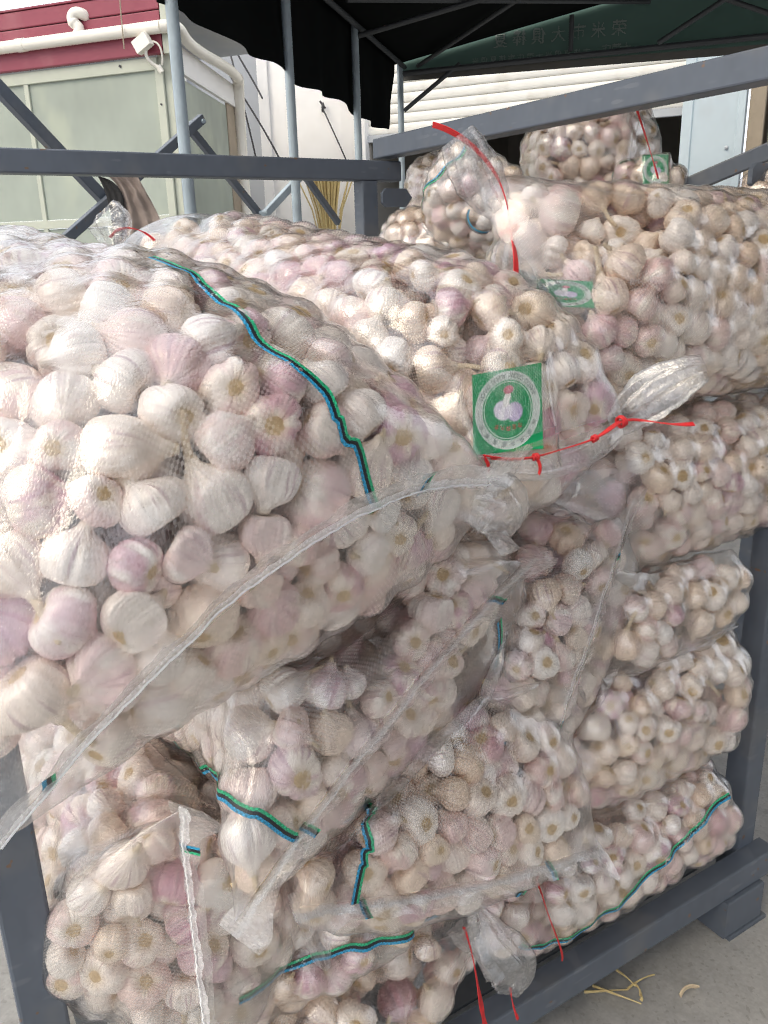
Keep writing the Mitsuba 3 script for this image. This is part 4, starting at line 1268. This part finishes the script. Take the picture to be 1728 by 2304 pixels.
LT = np.linalg.norm(T4 - T1)
add('roof_panel', slab([tp(-.75, -.05, 2.46), tp(LT + .02, -.05, 2.46), tp(LT + .02, 2.0, 2.83), tp(-.75, 2.0, 2.83)], .004, (0, 0, 1)), 'canopy_black', tent)  # overhang in front of the first pole is added to shade the cage
add('roof_panel', slab([tp(-.75, 2.0, 2.83), tp(LT + .02, 2.0, 2.83), tp(LT + .02, 4.05, 2.46), tp(-.75, 4.05, 2.46)], .004, (0, 0, 1)), 'canopy_black', tent)
add('gable_cloth', slab([tp(LT + .035, -.03, 2.405), tp(LT + .035, 4.0, 2.405), tp(LT + .035, 4.0, 2.47), tp(LT + .035, 2.0, 2.84), tp(LT + .035, -.03, 2.47)], .003, TE), 'canopy_green', tent)
add('gable_band', slab([tp(LT + .033, -.03, 2.372), tp(LT + .033, 4.0, 2.372), tp(LT + .033, 4.0, 2.412), tp(LT + .033, -.03, 2.412)], .003, TE * .7), 'canopy_band', tent)
ms = []
for i, nm in enumerate(('xia', 'bang', 'ju', 'da', 'shi', 'mi', 'rong')):
    g = glyph(nm, mirror=True)
    w = g.vertices
    x0 = .545 + i * .1105
    g.vertices = np.array([tp(LT + .031 - .0015 * (k[2] > .01), x0 + k[0] * .078, 2.500 + .012 * x0 + k[1] * .080) for k in w])
    ms.append(g)
add('lettering', join(*ms), 'canopy_print', tent, kind='stuff')
ms = []
x0 = .50
g = trimesh.creation.box((1, 1, 1))
for i in range(16):
    nm = ('mi', 'dian', 'xia', 'da', 'shi', 'ju', 'rong', 'bang')[i * 5 % 8]
    sc_ = .040 if i < 13 else .052
    g = glyph(nm, mirror=True)
    x0 = .42 + i * .053 + (.05 if i > 12 else 0)
    g.vertices = np.array([tp(LT + .031 - .0015 * (k[2] > .01), x0 + k[0] * sc_, 2.425 + k[1] * sc_) for k in g.vertices])
    ms.append(g)
add('lettering', join(*ms), 'canopy_print', tent, kind='stuff')
for a, b, r in ((tp(LT - .03, 0, 2.40), tp(LT - .03, 4.0, 2.475), .016), (tp(LT - .03, .02, 2.20), tp(LT - .03, .36, 2.43), .012), (tp(LT - .25, 1.45, 2.405), tp(LT - .25, 1.80, 2.60), .013), (tp(LT - .25, 1.72, 2.60), tp(LT - .25, 2.05, 2.47), .013),
                (tp(LT - .05, .99, 2.44), tp(LT - .05, .99, 2.62), .014), (tp(0, .02, 2.44), tp(LT, .02, 2.44), .014), (tp(LT * .66, 0, 2.40), tp(LT * .66, 2.0, 2.74), .013), (tp(LT * .33, 0, 2.40), tp(LT * .33, 2.0, 2.74), .013),
                (tp(LT * .5, .1, 2.44), tp(LT, 1.4, 2.66), .012), (tp(LT * .5, 1.4, 2.66), tp(LT, .1, 2.44), .012)):
    add('strut', tube([a, (a + b) / 2, b], r, 10), 'steel_dark', tent, smooth=40)
for g_ in (4.0,):
    for a_ in (0.0, LT):
        p = tp(a_, g_, 0)
        add('pole', tube([p, p + [0, 0, 1.2], p + [0, 0, 2.46]], .0185, 14), 'galvanised', tent, smooth=40)

# unseen tent added on the right to shade the right-hand bags
t2 = thing('market_tent', 'unseen added tent that shades the right-hand bags from outside the picture', 'tent')
add('roof_panel', slab([(.45, -2.6, 2.45), (2.3, -2.6, 2.85), (2.3, 1.35, 2.85), (.45, 1.35, 2.45)], .004, (0, 0, 1)), 'canopy_black', t2)
add('roof_panel', slab([(2.3, -2.6, 2.85), (3.85, -2.6, 2.45), (3.85, 1.35, 2.45), (2.3, 1.35, 2.85)], .004, (0, 0, 1)), 'canopy_black', t2)
add('side_curtain', slab([(3.86, -2.6, .4), (3.86, 1.35, .4), (3.86, 1.35, 2.45), (3.86, -2.6, 2.45)], .004, (1, 0, 0)), 'canopy_black', t2)
for p in ((.46, -2.58), (3.84, -2.58), (3.84, 1.33)):
    add('pole', tube([(*p, 0), (*p, 1.2), (*p, 2.45)], .0185, 14), 'galvanised', t2, smooth=40)

# ---------------------------------------------------------------- shed sheeted in plastic, upper left
sh = thing('sheeted_shed', 'shed clad in cloudy green plastic sheet under a maroon fascia with a white pipe', 'shed')
K0 = np.array([-1.27, 5.65, 0]); DL = unit(np.array([-1.16, .42, 0])); DS = unit(np.array([.15, 1.58, 0]))
NL, NS = np.array([-DL[1], DL[0], 0]), np.array([DS[1], -DS[0], 0])
if NL[1] > 0:
    NL = -NL


def on_front(l, z, out=0.0):
    return K0 + DL * l + NL * out + [0, 0, z]


def on_side(l, z, out=0.0):
    return K0 + DS * l + NS * out + [0, 0, z]


for z0, z1 in ((0, 1.60), (1.66, 2.50)):
    add('plastic_sheet', slab([on_front(.03, z0), on_front(4, z0), on_front(4, z1), on_front(.03, z1)], .004, NL), 'sheet_plastic', sh)
    add('plastic_sheet', slab([on_side(.03, z0), on_side(1.38, z0), on_side(1.38, z1), on_side(.03, z1)], .004, NS), 'sheet_plastic', sh)
for l in (1.05, 2.1, 3.15):
    add('batten', box_between(on_front(l, 0, .012), on_front(l, 2.50, .012), .035, .014, NL, .002), 'sheet_batten', sh)
add('batten', box_between(on_front(0.04, 2.53, .014), on_front(4, 2.53, .014), .02, .07, (0, 0, 1), .003), 'sheet_batten', sh)
add('batten', box_between(on_front(0.04, 1.63, .012), on_front(4, 1.63, .012), .02, .055, (0, 0, 1), .003), 'sheet_batten', sh)
add('batten', box_between(on_side(0.04, 1.63, .012), on_side(1.4, 1.63, .012), .02, .045, (0, 0, 1), .003), 'sheet_batten', sh)
add('corner_post', box_between(on_front(.0, 0, -.035), on_front(.0, 2.58, -.035), .09, .07, NL, .003), 'sheet_batten', sh)
add('corner_batten', box_between(on_front(.03, 0, .016), on_front(.03, 2.50, .016), .055, .016, NL, .003), 'sheet_batten', sh)
add('rust_panel', slab([on_side(1.38, 0), on_side(1.62, 0), on_side(1.62, 2.6), on_side(1.38, 2.6)], .012, NS), 'rust_wall', sh)
z = 2.572
for h in (.15, .085, .10):
    add('fascia_board', box_between(on_front(-.03, z + h / 2, .03), on_front(4, z + h / 2, .03), .045, h - .006, (0, 0, 1), .006), 'fascia_red', sh)
    z += h
add('fascia_cap', box_between(on_front(-.03, z + .006, .03), on_front(4, z + .006, .03), .06, .012, (0, 0, 1), .003), 'fascia_red', sh)
add('fascia_end', box_between(on_front(-.085, 2.57, .03), on_front(-.085, 3.05, .03), .095, .05, NL, .003), 'sheet_batten', sh)
for h, m_ in ((2.60, 'fascia_red'),):
    add('side_fascia', box_between(on_side(.02, 2.60, .014), on_side(1.62, 2.60, .014), .03, .16, (0, 0, 1), .004), 'wall_white', sh)
gp = add('drain_pipe', join(tube(spline([on_front(4, 2.705, .085), on_front(2, 2.705, .085), on_front(.3, 2.705, .085), on_front(-.06, 2.705, .085)], 40), .036, 16),
                            tube(spline([on_front(-.06, 2.705, .085), on_front(-.11, 2.705, .07), on_side(.10, 2.705, .10), on_side(.8, 2.705, .085), on_side(1.5, 2.705, .085)], 40), .036, 16)), 'pvc_white', sh, smooth=50)
add('vent_elbow', tube(spline([on_front(.545, 2.72, .085), on_front(.555, 2.785, .085), on_front(.565, 2.80, .088), on_front(.555, 2.835, .085), on_front(.52, 2.84, .07), on_front(.50, 2.825, .03)], 30), [.031] * 9 + [.036] * 3 + [.032] * 18, 16), 'pvc_white', sh, smooth=50)
for l in (.98, 2.6):
    add('pipe_collar', tube([on_front(l - .03, 2.705, .085), on_front(l + .03, 2.705, .085)], .040, 16), 'pvc_white', sh, smooth=50)
add('downpipe', tube(spline([on_side(1.5, 2.705, .085), on_side(1.57, 2.69, .07), on_side(1.60, 2.62, .06), on_side(1.60, 1.5, .06), on_side(1.60, 0, .06)], 40), .045, 16), 'pvc_white', sh, smooth=50)
add('roof', slab([on_front(-.03, 2.93, -.02), on_front(4, 2.93, -.02), on_front(4, 2.93, -1.62), on_front(-.03, 2.93, -1.62)], .03, (0, 0, -1)), 'wall_grey', sh)
# screws of the battens
for l in (.3, 1.5):
    add('screw', trimesh.creation.cylinder(.008, .012, sections=8, transform=trimesh.transformations.translation_matrix(on_front(l, 2.535, .026)) @ trimesh.geometry.align_vectors([0, 0, 1], NL)), 'cable_black', sh)
for zz in (1.95, 2.3):
    add('screw', trimesh.creation.cylinder(.006, .012, sections=8, transform=trimesh.transformations.translation_matrix(on_front(.03, zz, .026)) @ trimesh.geometry.align_vectors([0, 0, 1], NL)), 'cable_black', sh)

fl = thing('floodlight', 'small white floodlight on a bent bracket at the corner of the shed', 'light fixture')
fc = np.array([-1.365, 5.555, 2.62])
hd = trimesh.creation.box((.105, .05, .075))
hd.apply_transform(trimesh.transformations.rotation_matrix(math.radians(-28), [0, 1, 0]))
hd.apply_transform(trimesh.transformations.rotation_matrix(math.radians(-18), [0, 0, 1]))
hd.apply_translation(fc)
add('housing', hd, 'pvc_white', fl)
fb = hd.copy(); fb.apply_translation(-fc); fb.apply_scale((.8, 1.3, .75)); fb.apply_translation(fc + [0, .02, -.002])
add('heat_sink', fb, 'pvc_white', fl)
add('bracket', tube(spline([fc + [.012, .01, -.035], fc + [.015, .02, -.075], fc + [.03, .03, -.095], fc + [.085, .04, -.125]], 14), .010, 8), 'pvc_white', fl, smooth=50)
add('clamp', tube([fc + [.07, .035, -.115], fc + [.09, .04, -.15]], .017, 10), 'pvc_white', fl, smooth=50)
add('cable', tube(spline([fc + [.05, .01, .01], fc + [.085, .01, .0], fc + [.105, .02, -.06], fc + [.095, .04, -.11]], 20), .006, 8), 'pvc_white', fl, smooth=50)

# ---------------------------------------------------------------- buildings behind
gb = thing('grey_building', 'tall bluish grey rendered wall behind the shed, crossed by cables', 'building')
add('wall', slab([(-1.93, 8.69, 0), (-1.05, 8.76, 0), (-1.05, 8.76, 6), (-1.93, 8.69, 6)], .2, (0, 1, 0)), 'wall_grey', gb)
add('corner_strip', box_between((-1.80, 8.64, 0), (-1.80, 8.64, 6), .10, .06, (0, -1, 0), .004), 'wall_white', gb)
for i, pts in enumerate(([(-1.62, 8.32, 3.56), (-1.244, 8.2, 2.889), (-.95, 8.1, 2.40), (-.80, 8.05, 2.1)], [(-1.33, 8.3, 3.36), (-1.25, 8.25, 3.08), (-1.185, 8.15, 2.809), (-1.10, 8.1, 2.40), (-1.05, 8.08, 2.1)], [(-1.29, 8.28, 3.32), (-1.16, 8.2, 3.05), (-1.02, 8.15, 2.80), (-.98, 8.12, 2.72)])):
    add('cable', tube(spline(pts, 30), .008, 6), 'cable_black', gb, smooth=True)
wb = thing('white_building', 'plain white rendered building between the grey wall and the shutter', 'building')
for a, b in (((-1.00, 8.30), (-.283, 7.938)), ((-.283, 7.938), (-.075, 7.86))):
    add('wall', slab([(*a, 0), (*b, 0), (*b, 6), (*a, 6)], .22, (.1, 1, 0)), 'wall_white', wb)
add('corner_strip', box_between((-.985, 8.25, 0), (-.985, 8.25, 6), .09, .05, (0, -1, 0), .004), 'wall_white', wb)
hk = add('wall_hook', join(tube(spline([(-.437, 7.99, 2.635), (-.437, 7.94, 2.630), (-.437, 7.925, 2.60), (-.437, 7.94, 2.575)], 12), .012, 8), tube([(-.46, 7.95, 2.66), (-.415, 7.95, 2.60)], .009, 8)), 'cable_black', wb, smooth=True)
add('string', tube(spline([(-.437, 7.925, 2.60), (-.33, 7.86, 2.36), (-.22, 7.80, 2.10), (-.15, 7.78, 1.9)], 20), .006, 6), 'cable_black', wb, smooth=True)

sp_ = thing('shop_building', 'shop front with a half raised cream roller shutter and dark inside', 'building')
SA, SB = np.array([-.045, 7.62, 0]), np.array([2.269, 6.521, 0])
SD = unit(SB - SA); SN = np.array([SD[1], -SD[0], 0])
if SN[1] > 0:
    SN = -SN
pitch_ = .075
pr = [(0, 0), (.008, .003), (.014, .012), (.016, .037), (.014, .060), (.008, .071), (0, .0735)]
for i in range(19):
    z0 = 2.33 + i * pitch_
    a, b = SA + [0, 0, z0], SB + [0, 0, z0]
    p = np.array([[a + SN * o + [0, 0, zz], b + SN * o + [0, 0, zz]] for o, zz in pr] + [[a - SN * .004 + [0, 0, .0735], b - SN * .004 + [0, 0, .0735]], [a - SN * .004, b - SN * .004]])
    n_ = len(p)
    v = p.reshape(-1, 3)
    f = []
    for j in range(n_):
        k = (j + 1) % n_
        f += [[2 * j, 2 * j + 1, 2 * k + 1], [2 * j, 2 * k + 1, 2 * k]]
    m = trimesh.Trimesh(v, f, process=False)
    m.fix_normals()
    add('shutter__slat', m, 'shutter_paint', sp_, smooth=35)
add('shutter__bottom_bar', box_between(SA + SN * .012 + [0, 0, 2.30], SB + SN * .012 + [0, 0, 2.30], .035, .055, (0, 0, 1), .004), 'wall_grey', sp_)
add('guide_rail', box_between(SA - SD * .03 + SN * .03, SA - SD * .03 + SN * .03 + [0, 0, 3.8], .075, .09, SN, .006), 'wall_white', sp_)
add('header', slab([SA + [0, 0, 3.70], SB + [0, 0, 3.70], SB + [0, 0, 6], SA + [0, 0, 6]], .2, -SN), 'wall_white', sp_)
pa, pb = np.array([2.275, 6.50, 0]), np.array([2.70, 6.25, 0])
pd_ = unit(pb - pa); pn = np.array([pd_[1], -pd_[0], 0])
if pn[1] > 0:
    pn = -pn
add('pillar', box_between(pa + pd_ * .19, pa + pd_ * .19 + [0, 0, 6], .36, .30, pn, .01), 'door_paint', sp_)
add('pillar_edge', box_between(pa + pd_ * .02 + pn * .155, pa + pd_ * .02 + pn * .155 + [0, 0, 6], .07, .02, pn, .004), 'door_paint', sp_)
add('pillar_edge', box_between(pa + pd_ * .375 + pn * .155, pa + pd_ * .375 + pn * .155 + [0, 0, 6], .05, .02, pn, .004), 'door_paint', sp_)
add('bolt', trimesh.creation.icosphere(2, .013).apply_translation(pa + pd_ * .30 + pn * .157 + [0, 0, 2.02]), 'wall_grey', sp_, smooth=True)
add('jamb', box_between(pa + pd_ * .47 + pn * -.02, pa + pd_ * .47 + pn * -.02 + [0, 0, 6], .10, .3, pn, .004), 'rust_wall', sp_)
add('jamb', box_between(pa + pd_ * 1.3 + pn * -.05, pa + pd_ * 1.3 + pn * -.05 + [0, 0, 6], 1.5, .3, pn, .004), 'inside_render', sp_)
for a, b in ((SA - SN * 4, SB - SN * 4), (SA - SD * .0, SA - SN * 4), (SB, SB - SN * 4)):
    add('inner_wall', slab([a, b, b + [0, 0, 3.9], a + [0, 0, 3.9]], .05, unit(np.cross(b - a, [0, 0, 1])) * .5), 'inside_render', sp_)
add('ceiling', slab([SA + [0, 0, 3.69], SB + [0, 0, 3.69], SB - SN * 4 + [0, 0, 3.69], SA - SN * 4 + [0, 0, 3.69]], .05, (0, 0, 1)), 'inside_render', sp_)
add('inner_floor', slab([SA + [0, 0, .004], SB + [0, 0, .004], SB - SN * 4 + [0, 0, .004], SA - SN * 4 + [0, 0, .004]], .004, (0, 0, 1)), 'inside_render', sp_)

# straw broom leaning on the white wall
br = thing('straw_broom', 'dry straw broom head standing against the white wall', 'broom')
g = np.random.default_rng(5)
ms = []
for i in range(90):
    a = g.normal(0, .05); b = g.normal(0, .03)
    c0 = np.array([-.40, 7.55, 1.35])
    ms.append(tube([c0 + [a * .5, b * .5, 0], c0 + [a * 1.2, b, .4], c0 + [a * 2.2, b * 1.5, .72 + g.uniform(-.1, .05)]], .006, 4))
add('bristles', join(*ms), 'straw', br, kind='stuff')
add('handle', tube([(-.40, 7.55, 0), (-.40, 7.55, 1.4)], .016, 8), 'straw', br)

# overhead wires
for pts, r in (([(-3.4, 6.2, 2.80), (-2.472, 6.25, 2.930), (-2.006, 6.275, 2.992), (-1.634, 6.291, 3.041), (-.6, 6.35, 3.2)], .005), ):
    w_ = add('overhead_wire', tube(spline(pts, 30), r, 6), 'cable_black', smooth=True, label='thin dark wire against the white sky above the maroon fascia', category='wire')
w_ = add('hanging_wire', tube(spline([on_front(.17, 3.3, .10), on_front(.175, 2.85, .135), on_front(.185, 2.60, .13)], 20), .004, 6), 'rust_wall', smooth=True, label='thin brown wire hanging down across the maroon fascia', category='wire')

# litter on the concrete
g = np.random.default_rng(8)
st = [((.366, 1.251), (.451, 1.253)), ((.451, 1.253), (.513, 1.284)), ((.385, 1.261), (.467, 1.217)), ((.440, 1.295), (.467, 1.256)), ((.464, 1.258), (.470, 1.230)), ((.470, 1.230), (.466, 1.218))]
for i, (a, b) in enumerate(st):
    a, b = np.array([*a, .005 + .002 * i]), np.array([*b, .006 + .002 * i])
    mid = (a + b) / 2 + [g.normal(0, .003), g.normal(0, .003), .004]
    add('dry_stalk', ribbon(spline([a, mid, b], 12), .006, .002, (0, 0, 1), twist=.9), 'straw', smooth=40,
        label='dry yellow stalk on the concrete, ' + ('the level one pointing left', 'the tip pointing up right', 'the long one sloping down right', 'the thin one at the top of the crossing', 'the short steep one at the crossing', 'the lowest short end')[i], category='stalk', group='dry stalks on the concrete')
add('dry_husk', ribbon(spline([(.548, 1.234, .008), (.566, 1.247, .014), (.588, 1.252, .008)], 14), .014, .003, (0, 0, 1), twist=.6), 'stem_skin', smooth=40, label='pale piece of dry husk lying alone on the concrete at lower right', category='husk')
twine([(.55, 1.915, 1.69), (.575, 1.90, 1.62), (.60, 1.87, 1.53)], 'red twine hanging in front of the far bag with the pale green card', .006, 9)

# ---------------------------------------------------------------- labels of the single bulbs
COL = ('white', 'cream', 'pinkish', 'purple streaked')
FACE = {'root': 'root end showing', 'side': 'lying sideways', 'neck': 'neck end showing'}
BAGNAME = {'A': 'upper left bag', 'B': 'middle bag with the card', 'C': 'upper right bag', 'E': 'bag under the upper left one', 'G': 'steep hemmed bag', 'T': 'bag under the upper right one',
           'F': 'level hemmed bag', 'J': 'bag beside the left post', 'H': 'wide bag by the right post', 'D': 'short bag by the right post',
           'I': 'lowest right bag', 'K': 'bottom bag with rising stripe', 'L': 'lowest bag at the bottom edge', 'M': 'round far bag', 'N': 'far bag behind the film neck', 'O': 'far bag with the card',
           'P': 'far bag at the right edge', 'Q': 'far bag by the corner post', 'R': 'far dark bag', 'S': 'far hidden bag'}
pools = {}
for k in singles:
    u = BULBS[k]
    pools.setdefault((u.cls, u.face, u.bag.name), []).append(u)


def nth(i):
    w = ('topmost', 'second', 'third', 'fourth', 'fifth', 'sixth', 'seventh', 'eighth', 'ninth', 'tenth')
    return w[i] if i < 10 else f"{i + 1}{'th' if 10 <= (i + 1) % 100 <= 20 else {1: 'st', 2: 'nd', 3: 'rd'}.get((i + 1) % 10, 'th')}"


for (cls, face, nm), us in pools.items():
    us.sort(key=lambda u: u.py)
    for i, u in enumerate(us):
        where = BAGNAME.get(nm, 'bag behind')
        first = 'only' if len(us) == 1 else 'topmost' if i == 0 else 'lowest' if i == len(us) - 1 else nth(i) + ' highest'
        t = f'{first} {COL[cls]} garlic bulb {FACE[face]} in the {where}'
        if len(t.replace(',', ' ').split()) > 16:
            t = t.replace('garlic bulb ', 'garlic ')
        tag(u.key, t, 'garlic', 'garlic bulbs seen through the bags')
